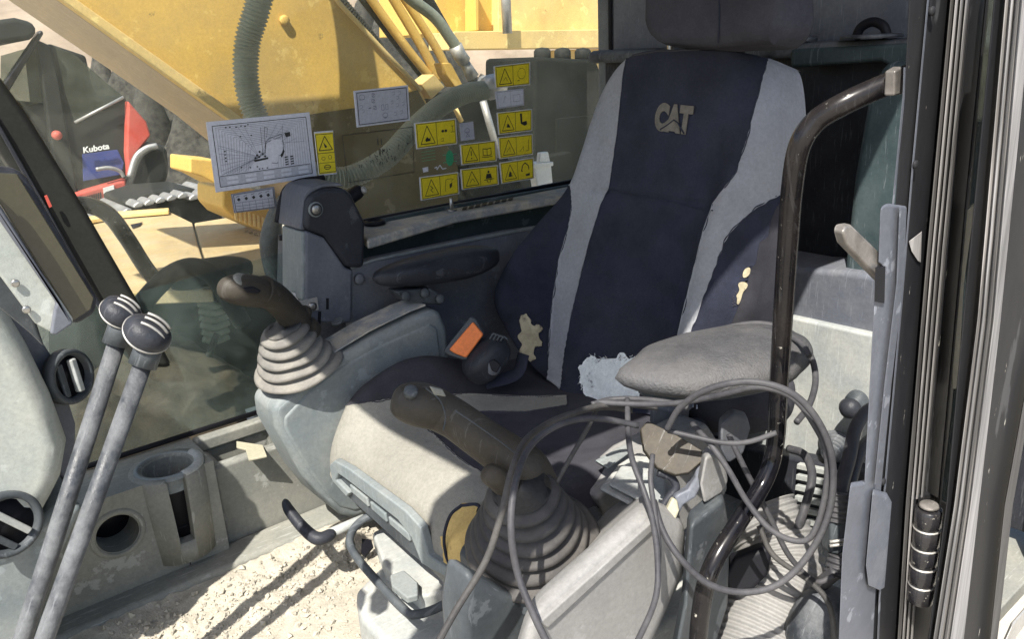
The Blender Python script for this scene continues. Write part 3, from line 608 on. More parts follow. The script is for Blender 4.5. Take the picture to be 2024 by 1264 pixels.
post('chipped_foam_strip', [(1911, 416), (1925, 404), (1922, 440), (1905, 560), (1898, 690), (1890, 770), (1882, 770), (1884, 700), (1897, 560)], 'cream_plastic', y=YP-.012, th=.01, bev=.001)
# the opened door folded back outside
door = thing('cab_door', 'cab door swung open at the right edge, black frame with pale worn seals and dark glass', 'door', A(1960, 1300, y=.30))
def dp(name, pts, m, y=.30, th=.02, bev=.004): return prism(name, AY(y, *pts), Vector((.93, .36, 0))*th, m, door, bev)
dp('quarter_glass', [(1958, -60), (1972, -60), (1905, 632), (1872, 1000), (1858, 1010), (1880, 820), (1915, 420)], 'dark_glass', y=.345, th=.003, bev=0)
dp('hinge_frame', [(1970, -60), (1994, -60), (1934, 632), (1888, 1000), (1847, 1264), (1836, 1330), (1822, 1330), (1835, 1264), (1870, 1000), (1903, 632)], 'door_black')
dp('door_seal', [(1992, -60), (2046, -60), (1978, 632), (1935, 1000), (1905, 1264), (1895, 1330), (1834, 1330), (1845, 1264), (1886, 1000), (1932, 632)], 'seal_pale', y=.292, th=.012, bev=.005)
for dx in (8, 19, 30):
    dp('seal_rib', [(1996+dx, -60), (2000+dx, -60), (1938+dx, 632), (1892+dx, 1000), (1840+dx*1.1, 1330), (1836+dx*1.1, 1330), (1888+dx, 1000), (1934+dx, 632)], 'seal_rubber' if dx == 19 else 'seal_pale', y=.288, th=.006, bev=.002)
dp('door_frame', [(2044, -60), (2200, -60), (2100, 560), (2040, 760), (1998, 1000), (1960, 1330), (1893, 1330), (1933, 1000), (1976, 632)], 'door_black', y=.30, th=.03)
dp('frame_edge', [(2085, 560), (2104, 560), (2044, 760), (2002, 1000), (1964, 1330), (1950, 1330), (1986, 1000), (2030, 760)], 'seal_rubber', y=.292, th=.01)
dp('door_stay', [(1960, 1330), (2000, 1240), (2060, 1170), (2060, 1190), (2012, 1256), (1990, 1330)], 'bare_metal', y=.33, th=.015)
# hinge
hg = A(1836, 1005, y=.325); hb = A(1818, 1190, y=.325); ax = (hb-hg)
prism('hinge_leaf', AY(.338, (1805, 985), (1838, 975), (1882, 1000), (1872, 1050), (1852, 1200), (1795, 1188), (1812, 1050)), (0, .01, 0), 'door_black', cab, .003)
for k in range(5):
    p = hg+ax*(k/5); L_ = ax.length/5
    lathe('hinge_knuckle', p, ax, [(.0, .0125), (.001, .0140), (L_-.003, .0140), (L_-.0015, .0125)], 'black_paint', cab, seg=20)
    if k: lathe('hinge_washer', p-ax.normalized()*.0012, ax, [(0, .0146), (.0016, .0146)], 'bare_metal', cab, seg=20)
lathe('hinge_pin', hg-ax.normalized()*.003, -ax, [(0, .011), (.002, .009)], 'dull_steel', cab, seg=16)
# bluish grey latch strip and latch lever
post('latch_cover', [(1740, 412), (1752, 404), (1792, 410), (1786, 560), (1762, 760), (1740, 980), (1722, 1330), (1655, 1330), (1664, 1100), (1680, 962), (1708, 958), (1722, 700), (1728, 590), (1745, 590), (1748, 530), (1735, 520)], 'blue_grey_metal', y=.335, th=.010, bev=.003)
post('latch_cover_edge', [(1778, 410), (1782, 410), (1776, 560), (1752, 760), (1732, 960), (1728, 960), (1748, 760), (1772, 560)], 'blue_grey_metal', y=.331, th=.005, bev=.001)
post('access_cover', [(1724, 975), (1752, 982), (1762, 1000), (1748, 1165), (1738, 1170), (1716, 1160), (1711, 1120)], 'slate_plastic', y=.330, th=.01, bev=.003)
post('latch_slot', [(1730, 530), (1750, 528), (1748, 600), (1728, 596)], 'void_black', y=.333, th=.003, bev=0)
lv = prism('latch_lever', [A(*q, y=.35) for q in ((1645, 455), (1650, 442), (1664, 440), (1745, 518), (1746, 565), (1730, 560), (1652, 480))], (-.004, -.012, 0), 'dull_steel', cab, .003)
# bent grab bar beside the door
tube('grab_bar', [A(*q[:2], y=q[2]) for q in ((1795, 150, .365), (1740, 172, .38), (1668, 205, .40), (1612, 240, .42), (1580, 290, .43), (1566, 370, .44), (1558, 470, .45), (1548, 620, .46), (1539, 770, .47), (1532, 880, .475), (1512, 950, .475), (1462, 1030, .475), (1415, 1105, .475), (1392, 1170, .475), (1380, 1264, .475), (1376, 1400, .475))],
     .0105, 'worn_black_paint', cab, seg=20)
prism('grab_bar_plate', AY(.362, (1770, 140), (1786, 130), (1788, 185), (1768, 190)), (0, .01, 0), 'dull_steel', cab, .002)

# ================================================================== STEP CONSOLE WITH CUP HOLDER (front right corner)
fc = thing('front_console', 'olive grey floor console with an open cup holder and a round hole', 'console', A(330, 1180, y=1.33))
CZ = .497; CYF = 1.32
def xz(px, py): p = A(px, py, y=CYF); return p
x0 = -.25; x1 = A(425, 930, y=CYF).x
body = box('console_body', (x0, CYF, FZ+.02), (x1, YW-.004, CZ-.004), 'olive_plastic', fc, .012)
cc = A(330, 924, z=CZ-.004)
cutter = lathe('c', cc+Vector((0, 0, -.11)), (0, 0, 1), [(0, .036), (.2, .044)], 'void_black', None, seg=40); cut(body, cutter)
rc = A(233, 1056, y=CYF)
cutter = lathe('c', rc+Vector((0, -.05, 0)), (0, 1, 0), [(0, .033), (.13, .033)], 'void_black', None, seg=40); cut(body, cutter)
sx = A(348, 1000, y=CYF).x
cutter = prism('c', [Vector((sx-.016, CYF-.1, CZ+.1)), Vector((sx+.02, CYF-.1, CZ+.1)), Vector((sx+.014, CYF-.1, A(355, 1070, y=CYF).z)), Vector((sx-.010, CYF-.1, A(355, 1070, y=CYF).z))], (0, .16, 0), 'void_black', None, 0); cut(body, cutter)
lathe('hole_rim', rc+Vector((0, .002, 0)), (0, -1, 0), [(-.02, .0335), (.004, .0345), (.006, .037), (.004, .043), (-.001, .046)], 'olive_plastic', fc, seg=40, caps=False)
lathe('hole_back', rc+Vector((0, .06, 0)), (0, -1, 0), [(0, .034), (.001, .034)], 'void_black', fc, seg=24)
lathe('cup_rim', cc, (0, 0, 1), [(-.03, .0445), (.004, .0455), (.006, .048), (.004, .053), (-.002, .056)], 'grey_plastic', fc, seg=48, caps=False)
lathe('cup_floor', cc+Vector((0, 0, -.10)), (0, 0, 1), [(0, .04), (.001, .04)], 'void_black', fc, seg=24)
pod_r = cc+Vector((.05, -.03, 0))
fc_shell = lathe('cup_shell', cc+Vector((.0, 0, -.16)), (0, 0, 1), [(0, .058), (.10, .062), (.158, .063), (.164, .060)], 'olive_plastic', fc, seg=40)
c2 = lathe('c', cc+Vector((0, 0, -.14)), (0, 0, 1), [(0, .038), (.2, .046)], 'void_black', None, seg=40); cut(fc_shell, c2)
c3 = prism('c', [Vector((sx-.016, CYF-.2, CZ+.1)), Vector((sx+.02, CYF-.2, CZ+.1)), Vector((sx+.014, CYF-.2, A(355, 1070, y=CYF-.01).z)), Vector((sx-.010, CYF-.2, A(355, 1070, y=CYF-.01).z))], (0, .24, 0), 'void_black', None, 0); cut(fc_shell, c3)
lathe('cup_liner', cc, (0, 0, 1), [(-.125, .001), (-.124, .036), (-.02, .042), (-.004, .0435)], 'void_black', fc, seg=40, caps=False)
lip_c = [cc+Vector((math.cos(a)*.053, math.sin(a)*.053, .003)) for a in [k*.16-1.35 for k in range(12)]]
tube('cup_lip', lip_c, .0085, 'pale_plastic', fc, smoothn=2, flat=.7)
prism('body_seam', AY(CYF-.001, (374, 1100), (376, 1100), (380, 1146), (378, 1146)), (0, .001, 0), 'void_black', fc, 0)
# step panel between console and seat console
px0 = x1+.004
sb = box('step_body', (px0, 1.345, FZ+.02), (.80, YW-.004, CZ-.03), 'olive_plastic', fc, .008)
c4 = prism('c', [Vector((px0+.02, 1.37, CZ-.10)), Vector((px0+.14, 1.37, CZ-.10)), Vector((px0+.14, 1.43, CZ-.10)), Vector((px0+.02, 1.43, CZ-.10))], (0, 0, .2), 'void_black', None, 0); cut(sb, c4)
box('step_rim', (px0, YW-.03, CZ-.03), (.60, YW-.004, CZ-.006), 'olive_plastic', fc, .004)
prism('torn_tape', [A(*q, z=CZ-.028) for q in ((468, 876), (520, 884), (528, 905), (492, 913), (486, 892), (468, 888))], (0, 0, .004), 'cream_plastic', fc, .001)
box('kick_strip', (-.3, 1.27, FZ+.001), (.80, 1.343, FZ+.045), 'olive_plastic', fc, .01)
box('kick_strip', (-.3, 1.225, FZ+.001), (.80, 1.268, FZ+.018), 'olive_plastic', fc, .006)

# floor dirt: heap of dust plus pebbles (too many to count)
mat('floor_dust', (.37, .34, .275), .97, var=.18, vscale=25, dust=.5, dcol=(.44, .41, .345), dscale=12, sharp=.15, bump=1, bscale=260)
def dirt():
    V = []; Fc = []; nx, ny = 150, 100; X0, X1, Y0, Y1 = -.25, .75, .60, 1.27
    def h(x, y):
        c_ = max(.15, min(1, (y-1.0)/.15)); n = noise.noise(Vector((x*6, y*6, 1)))*.009+(abs(noise.noise(Vector((x*30, y*30, 4))))*.009+noise.noise(Vector((x*75, y*75, 9)))*.004)*c_
        return FZ+.014+n+.02*max(0, (y-1.13)/.13)-.012*max(0, (.2-x))
    for i in range(ny):
        for j in range(nx):
            x = X0+(X1-X0)*j/(nx-1); y = Y0+(Y1-Y0)*i/(ny-1); V.append((x, y, h(x, y)))
    for i in range(ny-1):
        for j in range(nx-1): a = i*nx+j; Fc.append((a, a+1, a+nx+1, a+nx))
    props(mk('floor_dirt', V, Fc, 'floor_dust'), 'pale dust and crumbled dirt lying on the cab floor in front of the seat', 'dirt', kind='stuff')
    V = []; Fc = []
    for k in range(3400):
        x = random.uniform(-.15, .7); y = random.triangular(.95, 1.265, 1.22); r = random.choice((.001, .0012, .0015, .002, .002, .003, .003, .004, .0055))*random.uniform(.7, 1.3)
        z = h(x, y)+r*.3; b = len(V); q = Matrix.Rotation(random.uniform(0, 6), 3, Vector((random.random(), random.random(), random.random())).normalized())
        for c in ((1, 0, 0), (-1, 0, 0), (0, 1, 0), (0, -1, 0), (0, 0, .8), (0, 0, -.8)):
            V.append(Vector((x, y, z))+q @ (Vector(c)*r*random.uniform(.7, 1.2)))
        for f in ((0, 2, 4), (2, 1, 4), (1, 3, 4), (3, 0, 4), (2, 0, 5), (1, 2, 5), (3, 1, 5), (0, 3, 5)): Fc.append(tuple(b+i for i in f))
    props(mk('pebbles', V, Fc, 'floor_dust', smooth=False), 'small crumbs and pebbles scattered over the dusty cab floor', 'gravel', kind='stuff')
dirt()

# ================================================================== VENT TOWER (right front)
YT = 1.31
vt = thing('vent_tower', 'upright grey and black trim tower with a round screw at the foot of the window', 'trim tower', A(640, 640, y=1.30))
prism('tower_body', AY(YT, (604, 455), (642, 470), (685, 531), (698, 534), (696, 640), (604, 640)), (0, .085, 0), 'slate_plastic', vt, .006)
prism('tower_side', AY(YT+.004, (597, 458), (606, 458), (606, 600), (597, 592)), (0, .085, 0), 'grey_plastic', vt, .004)
prism('tower_cap', AY(YT-.004, (606, 400), (614, 384), (640, 372), (684, 372), (696, 384), (724, 440), (722, 531), (686, 530), (642, 468), (602, 454)), (0, .092, 0), 'black_vinyl', vt, .010, 4)
prism('tower_hood', AY(YT+.006, (592, 455), (600, 388), (612, 370), (640, 363), (670, 362), (682, 368), (640, 371), (616, 382), (608, 400), (603, 455)), (0, .09, 0), 'slate_plastic', vt, .008, 3)
tube('tower_seal', [A(a, b, y=1.41) for a, b in ((548, 440), (556, 400), (566, 374), (590, 360), (640, 352))], .006, 'void_black', vt)
for (r0, r1, h, mt) in ((.0135, .0135, .002, 'grey_plastic'), (.011, .010, .004, 'black_vinyl'), (.0085, .007, .006, 'screw_metal')):
    lathe('screw_ring' if h < .005 else 'screw_head', A(623, 414, y=YT-.004), (0, -1, 0), [(0, r0), (h, r0), (h+.001, r1)], mt, vt, seg=24)
box('latch_plate', A(606, 604, y=YT+.0)+Vector((-.02, -.006, -.012)), A(606, 604, y=YT)+Vector((.02, -.002, .012)), 'bare_metal', vt, .001)
lathe('body_screw', A(617, 606, y=YT-.006), (0, -1, 0), [(0, .008), (.003, .008), (.004, .003)], 'screw_metal', vt, seg=16)
prism('slot', AY(YT-.001, (645, 590), (650, 590), (650, 612), (645, 612)), (0, .002, 0), 'void_black', vt, 0)
prism('slot', AY(YT-.001, (629, 616), (635, 616), (634, 640), (628, 640)), (0, .002, 0), 'void_black', vt, 0)
prism('white_latch', AY(YT+.03, (570, 576), (584, 580), (600, 592), (600, 604), (582, 600), (572, 590)), (0, .01, 0), 'white_paint', vt, .002)
ob = thing('cab_hammer', 'black clip with a pale tip sticking up behind the vent tower', 'clip', A(700, 400, y=1.40))
pod('clip_body', AY(1.39, (682, 398), (700, 385), (716, 372)), [.016, .012], [.012, .014], 'void_black', ob, seg=14)
lathe('clip_tip', A(714, 378, y=1.385), (.6, -.6, .3), [(0, .007), (.008, .007), (.010, .004)], 'bare_metal', ob, seg=12)
prism('wall_skin', [Vector((.50, YW+.01, FZ)), Vector((1.6, YW+.01, FZ)), Vector((1.6, YW+.01, .825)), Vector((.62, YW+.01, .825)), Vector((.56, YW+.01, .49)), Vector((.50, YW+.01, .49))], (0, .04, 0), 'slate_plastic', cab, .002)

# ================================================================== OPERATOR SEAT
seat = thing('operator_seat', 'worn navy and grey operator seat with torn upholstery and a dusty beige cushion front', 'seat', (.78, .95, FZ))
# --- backrest
BN = Vector((-1, 0, .28)).normalized(); BP = Vector((.95, .93, .6))
rows = [((1268, 96), (1478, 98)), ((1215, 122), (1496, 112)), ((1178, 170), (1506, 160)), ((1152, 235), (1510, 235)), ((1136, 300), (1508, 300)), ((1110, 375), (1500, 375)), ((1052, 448), (1490, 440)), ((1000, 520), (1478, 510)),
        ((970, 590), (1464, 590)), ((998, 660), (1440, 650)), ((1045, 722), (1420, 710)), ((1105, 768), (1400, 770)), ((1140, 800), (1370, 830))]
Lp = catm([A(*r[0], pl=(BN, BP)) for r in rows], 16); Rp = catm([A(*r[1], pl=(BN, BP)) for r in rows], 16)
nv = len(Lp); NU = 200; EX = 14
V = []; nu = NU+2*EX
for i in range(nv):
    v = i/(nv-1); Lq, Rq = Lp[i], Rp[i]
    bol = .030*min(1, max(0, (v-.25)/.3)); bol *= 1
    for j in range(nu):
        if j < EX: u = 0; back = (EX-j)/EX*.075
        elif j >= EX+NU: u = 1; back = (j-EX-NU+1)/EX*.075
        else: u = (j-EX)/(NU-1); back = 0
        s = abs(2*u-1)
        off = .022*(1-s**2)*(1 if v < .3 else max(.2, 1-(v-.3)*2))      # padding crown at the top
        off += bol*math.exp(-((s-.80)/.13)**2)                          # side bolsters
        rr = .045
        dx = min(u, 1-u)*(Rq-Lq).length
        if dx < rr: off -= rr-math.sqrt(max(0, rr*rr-(rr-dx)**2))
        top = v*.75
        if top < .04: off -= .04-math.sqrt(max(0, .0016-(.04-top)**2))
        off += .0015*math.sin(v*23+u*3)*math.sin(u*9)
        off -= .004*math.exp(-((v-(.405+.06*u))/.006)**2) * (1 if .2 < u < .85 else 0)   # cross seam
        off -= back
        V.append(Lq.lerp(Rq, u)+BN*off)
LS = [(1252, 60), (1242, 95), (1232, 150), (1222, 250), (1205, 370), (1188, 405), (1165, 480), (1150, 540), (1130, 620), (1116, 700), (1106, 775), (1082, 765), (1084, 700), (1090, 620), (1098, 560), (1106, 510), (1124, 450), (1131, 405), (1129, 370), (1100, 360), (1100, 60)]
RS = [(1538, 60), (1536, 98), (1516, 122), (1500, 180), (1480, 260), (1455, 340), (1410, 402), (1390, 460), (1365, 560), (1345, 640), (1335, 690), (1330, 720), (1345, 720), (1358, 680), (1390, 590), (1420, 510), (1440, 462), (1482, 420), (1535, 388), (1660, 350), (1660, 60)]
T1 = [(1032, 625), (1048, 618), (1056, 640), (1077, 648), (1070, 664), (1073, 682), (1060, 684), (1056, 712), (1048, 716), (1033, 700), (1027, 660)]
T2 = [(1150, 722), (1172, 704), (1196, 712), (1226, 700), (1262, 708), (1275, 740), (1265, 800), (1200, 800), (1160, 800), (1148, 770)]
T3 = [(1478, 528), (1483, 538), (1470, 570), (1458, 600), (1450, 602), (1455, 575), (1466, 548)]
SD = [(1552, 380), (1528, 420), (1510, 470), (1490, 520), (1458, 600), (1438, 660), (1425, 720), (1420, 800), (1640, 800), (1640, 380)]
zones(V, nu, nv, [(('torn_foam', 'foam_beige', .004), True, T1), (('torn_foam', 'foam_pale', .004), True, T2), (('torn_foam', 'foam_beige', .003), True, T3),
      (('side_stripe', 'grey_fabric', 0), False, LS), (('side_stripe', 'grey_fabric', 0), False, RS), (('outer_side', 'violet_fabric', 0), False, SD)], ('backrest_panel', 'navy_fabric', 0), seat)
PV = [(proj(p), p) for p in V]
def on_skin(poly, step=14, lift=.0006):
    out = []
    for a, b in zip(poly, poly[1:]):
        n = max(1, int(math.hypot(b[0]-a[0], b[1]-a[1])/step))
        for k in range(n): out.append((a[0]+(b[0]-a[0])*k/n, a[1]+(b[1]-a[1])*k/n))
    out.append(poly[-1]); res = []
    for x, y in out:
        c = [(abs(q[0]-x)+abs(q[1]-y), (p-CAM).length, p) for q, p in PV if abs(q[0]-x) < 5 and abs(q[1]-y) < 5]
        if c: res.append(min(c, key=lambda t: t[0]+t[1]*20)[2]-Fv*lift)
    return res
for nm, pl_ in (('seam', LS[1:11]), ('seam', LS[11:18]), ('seam', RS[1:11]), ('seam', RS[13:19]), ('seam', [(1205, 374), (1260, 384), (1330, 398), (1408, 418)]), ('seam', SD[:7]), ('piping', [(1250, 110), (1300, 101), (1400, 98), (1500, 101), (1538, 108)])):
    q = on_skin(pl_)
    if len(q) > 3: tube(nm, q, .0011 if nm == 'seam' else .002, 'violet_fabric' if nm == 'piping' else 'navy_fabric', seat, smoothn=2, seg=6)
def fray(poly, m, n, ln=9):
    V_ = []; F_ = []
    for _ in range(n):
        k = random.randrange(len(poly)); a, b = poly[k], poly[(k+1) % len(poly)]; t = random.random(); x, y = a[0]+(b[0]-a[0])*t, a[1]+(b[1]-a[1])*t
        q = on_skin([(x, y), (x+.5, y)], lift=.001)
        if not q: continue
        p = q[0]; d = Rv*random.uniform(-1, 1)+Uv*random.uniform(-1, 1); d = d.normalized()*random.uniform(.3, 1)*ln/1300; w_ = d.cross(Fv).normalized()*.0005
        i0 = len(V_); mid = p+d*.5-Fv*.0015+w_*random.uniform(-3, 3); V_ += [p-w_, p+w_, mid+w_*.8, mid-w_*.8, p+d-Fv*.0005]; F_ += [(i0, i0+1, i0+2, i0+3), (i0+3, i0+2, i0+4)]
    if V_: props(mk('frayed_threads', V_, F_, m, seat, smooth=False), kind='stuff')
fray(T2, 'navy_fabric', 150, 22); fray(T2, 'foam_pale', 60, 12); fray(T1, 'navy_fabric', 90, 14); fray(T3, 'violet_fabric', 40, 10)
# shell behind
bv = [p-BN*.10 for p in (Lp[::16]+Rp[::-16])]
prism('back_shell', bv, -BN*.02, 'dark_plastic', seat, .008)
tube('piping', [p-BN*.045+(p-q).normalized()*.000 for p, q in list(zip(Lp, Rp))[60:190:8]], .0035, 'navy_fabric', seat)
# logo
def bpt(px, py, off=.0215): return A(px, py, pl=(BN, BP+BN*off))
lc = bpt(1292, 258); lr = bpt(1364, 268)-lc; lu = bpt(1300, 202)-lc
lg = text('logo_letters', 'CAT', lc, lr, lu, 1, 'logo_thread', seat, .0015, bold=.075)
prism('logo_triangle', [bpt(1303, 256), bpt(1332, 236), bpt(1345, 262)], BN*.0022, 'logo_thread', seat, 0)
tube('logo_seam', [bpt(a, b, .0235) for a, b in ((1305, 256), (1318, 248), (1332, 237), (1340, 243), (1352, 264))], .0012, 'navy_fabric', seat, smoothn=1, seg=6)
# --- headrest
hn = Vector((-1, 0, .15)).normalized(); hp = Vector((1.03, .9, 1.2))
hv = [A(*q, pl=(hn, hp)) for q in ((1266, -120), (1548, -120), (1551, 30), (1542, 70), (1515, 86), (1400, 92), (1300, 86), (1272, 72), (1264, 40))]
hr = prism('headrest', hv, -hn*.09, 'violet_fabric', seat, .022, 5)
tube('headrest_seam', [A(a, b, pl=(hn, hp+hn*.001)) for a, b in ((1420, -60), (1422, 30), (1420, 84))], .0012, 'navy_fabric', seat, smoothn=1, seg=6)
for yy in (.83, .92):
    tube('headrest_post', [Vector((1.10, yy, 1.05)), Vector((1.09, yy, 1.2))], .006, 'screw_metal', seat, smoothn=1)
# --- cushion
XF, XB, YL, YR = .51, .95, 1.19, .70
nu2, nv2 = 190, 230
V = []
for i in range(nv2):
    v = i/(nv2-1)
    for j in range(nu2):
        u = j/(nu2-1); y = YL+(YR-YL)*u
        # arc length from back, over the front edge, then down
        Ltop = XB-XF-.085; s = v*(Ltop+.085*math.pi/2+.010+.055*u**3)
        rr = .085
        xf = XF+.018*max(0, (.10-u)/.10)**2+.03*max(0, (u-.85)/.15)**2
        if s < Ltop: x = XB-s*(XB-xf-rr)/Ltop; z = .56
        elif s < Ltop+rr*math.pi/2: a = (s-Ltop)/rr; x = xf+rr-rr*math.sin(a); z = .56-rr+rr*math.cos(a)
        else: x = xf; z = .56-rr-(s-Ltop-rr*math.pi/2)
        f = min(1, s/Ltop)
        cr = .008*math.sin(min(1, s/(Ltop*1.1))*math.pi)*(1-(2*u-1)**2)
        z += cr-.012*(1-f)*(1-abs(2*u-1))
        b_ = math.exp(-((u-.075)/.085)**2)*(.074*math.exp(-((x-.68)/.15)**2)*min(1, max(0, (x-.50)/.06))+.004)+math.exp(-((u-.93)/.09)**2)*.02
        z += b_
        e = min(u, 1-u)*(YL-YR)
        if e < .032: q = .032-math.sqrt(max(0, .032**2-(.032-e)**2)); z -= q*(1 if s < Ltop else .3); x += q*(.0 if s < Ltop else .5)
        V.append(Vector((x, y, z+.0012*noise.noise(Vector((x*30, y*30, 0))))))
BG = [(560, 830), (640, 818), (668, 806), (705, 800), (790, 786), (850, 782), (920, 779), (1040, 785), (1120, 783), (1120, 802), (1040, 815), (957, 814), (880, 822), (845, 848), (905, 905), (990, 962), (1010, 1010), (1010, 1200), (560, 1200)]
TF = [(912, 1000), (945, 1000), (950, 1030), (938, 1070), (926, 1110), (912, 1132), (895, 1128), (882, 1100), (878, 1060), (890, 1020)]
zones(V, nu2, nv2, [(('torn_foam', 'foam_yellow', .005), True, TF), (('cushion_front', 'beige_fabric', 0), False, BG)], ('cushion_bolster', 'violet_fabric', 0), seat)
PV = [(proj(p), p) for p in V]
for pl_ in (BG[2:12], BG[12:17]):
    q = on_skin(pl_)
    if len(q) > 3: tube('seam', q, .0012, 'violet_fabric', seat, smoothn=2, seg=6)
# lip frame below the cushion front
def F1(px, py, x=XF-.004): return A(px, py, x=x)
lip = [F1(*q, XF-.010) for q in ((650, 920), (660, 911), (690, 928), (800, 1010), (830, 1043), (846, 1098), (905, 1140), (905, 1156), (832, 1116), (812, 1064), (786, 1030), (690, 954), (668, 938), (664, 950), (690, 976), (684, 984), (656, 952))]
prism('cushion_lip', lip, (.014, 0, 0), 'grey_plastic', seat, .003)
prism('lip_slot', [F1(*q, XF-.002) for q in ((662, 934), (690, 950), (786, 1026), (818, 1064), (836, 1114), (812, 1096), (690, 985), (664, 955))], (.006, 0, 0), 'dark_plastic', seat, .001)
for a, b, w_ in ((690, 958, 34), (730, 992, 30), (766, 1022, 40)):
    prism('lip_block', [F1(*q, XF-.006) for q in ((a, b), (a+w_, b+w_*.82), (a+w_+4, b+w_*.82+18), (a+4, b+16))], (.005, 0, 0), 'grey_plastic', seat, .002)
ring = [F1(*q, XF-.004) for q in TF]
tube('torn_edge', ring+[ring[0]], .0022, 'navy_fabric', seat, seg=8)
prism('cushion_pan', [Vector((XF+.03, YL-.02, .465)), Vector((XB, YL-.02, .50)), Vector((XB, YR+.02, .50)), Vector((XF+.03, YR+.02, .465))], (0, 0, .02), 'dark_plastic', seat, .004)
# seat base: box under the cushion with its tray
sbz = .36
prism('base_tray', [Vector((.52, 1.03, sbz)), Vector((.455, 1.00, sbz)), Vector((.43, .94, sbz)), Vector((.42, .70, sbz)), Vector((.60, .62, sbz)), Vector((.95, .62, sbz)), Vector((.95, 1.03, sbz))], (0, 0, -.09), 'pale_plastic', seat, .014, 3)
prism('base_riser', [Vector((.56, 1.00, sbz)), Vector((.56, .70, sbz)), Vector((.95, .70, sbz)), Vector((.95, 1.00, sbz))], (0, 0, .10), 'slate_plastic', seat, .01)
tray = [A(*q, z=.385) for q in ((735, 1052), (760, 1040), (800, 1055), (905, 1150), (900, 1165), (830, 1180), (760, 1120))]
prism('base_cover', tray, (0, 0, -.03), 'pale_plastic', seat, .006)
prism('cover_clip', [A(*q, z=.39) for q in ((772, 1150), (800, 1140), (828, 1165), (828, 1190), (806, 1196), (776, 1172))], (0, 0, .012), 'grey_plastic', seat, .003)
prism('cover_notch', [A(*q, z=.388) for q in ((716, 1070), (734, 1072), (738, 1084), (722, 1104), (714, 1096))], (0, 0, .004), 'void_black', seat, 0)
tube('adjust_bail', [A(*q[:2], z=q[2]) for q in ((760, 1012, .44), (715, 1030, .43), (692, 1062, .42), (700, 1095, .41), (745, 1150, .41), (800, 1208, .41), (822, 1216, .41), (860, 1205, .41), (910, 1178, .42))], .0065, 'dark_plastic', seat)
# tilt lever
rod = tube('tilt_rod', [A(*q, z=.40) for q in ((650, 1056), (700, 1034), (770, 1005))], .008, 'pale_plastic', seat, smoothn=1)
tube('tilt_handle', [A(*q[:2], z=q[2]) for q in ((562, 988, .44), (572, 1010, .43), (600, 1045, .41), (630, 1066, .40), (664, 1052, .40))], [.006, .009, .010, .011, .010], 'black_vinyl', seat, ends='round')

# seat belt buckle
bk = thing('seat_belt_buckle', 'black seat belt buckle with an orange flap beside the torn lower backrest', 'seat belt buckle', A(940, 760, d=1.42))
bn = (A(940, 690, d=1.42)-CAM).normalized()
def bp(d, *q): return [A(a, b, d=d) for a, b in q]
prism('buckle_frame', bp(1.40, (876, 694), (930, 626), (942, 632), (957, 660), (925, 712), (915, 712), (884, 702)), Fv*.012, 'dark_plastic', bk, .003)
prism('orange_flap', bp(1.392, (887, 692), (935, 636), (956, 662), (922, 708), (900, 700)), Fv*.012, 'orange_plastic', bk, .003)
pod('buckle_body', bp(1.41, (925, 750), (960, 712), (1000, 672)), [.034, .038, .03], [.026, .03, .024], 'black_vinyl', bk, ex=3)
pod('buckle_collar', bp(1.385, (938, 716), (960, 720), (988, 735)), [.010, .012], [.012, .012], 'slate_plastic', bk, ex=4)
prism('release_button', bp(1.368, (966, 716), (976, 710), (990, 722), (982, 738), (972, 734)), Fv*.01, 'void_black', bk, .002)
for k in range(4):
    tube('grip_rib', bp(1.374, (968+k*7, 672+k*1), (975+k*7, 660+k*2), (984+k*7, 664+k*3)), .0018, 'dark_plastic', bk, smoothn=3, seg=6)
tube('belt_webbing', bp(1.43, (1035, 700), (1020, 740), (960, 758)), .014, 'navy_fabric', bk, flat=.3)

# ================================================================== RIGHT CONSOLE AND JOYSTICK
rcn = thing('right_console', 'blue-grey curved console between the seat and the side window with a scuffed dusty top', 'console', A(640, 1020, y=1.17))
YC = 1.195; RD = .095
side = AY(YC, (541, 806), (600, 757), (655, 718), (740, 668), (820, 628), (862, 612), (874, 620), (886, 650), (892, 720), (870, 860), (760, 1010), (700, 1028), (676, 1022), (636, 990), (600, 945), (575, 900), (548, 850))
prism('console_body', side, (0, RD, 0), 'grey_plastic', rcn, .014, 4)
ins = AY(YC-.003, (562, 826), (610, 776), (668, 730), (750, 684), (850, 640), (866, 648), (872, 700), (860, 850), (760, 1000), (700, 1012), (672, 1004), (640, 972), (610, 930), (580, 880), (562, 846))
prism('side_inset', ins, (0, .012, 0), 'grey_plastic', rcn, .006, 3)
def top_pts(off): return [p+Vector((0, off, .0015)) for p in AY(YC, (655, 712), (740, 662), (820, 622), (858, 607))]
tpl = [p+Vector((0, .012, .003)) for p in AY(YC, (668, 706), (740, 662), (815, 625), (850, 611))]; tpr = [p+Vector((0, .062, 0)) for p in tpl]
prism('scuffed_top', tpl+tpr[::-1], (0, 0, .003), 'dusty_panel', rcn, .002)
lathe('round_button', A(668, 638, y=YC+.055), (-.3, 0, 1), [(0, .011), (.004, .011), (.005, .008), (.003, .007)], 'dark_plastic', rcn, seg=20)
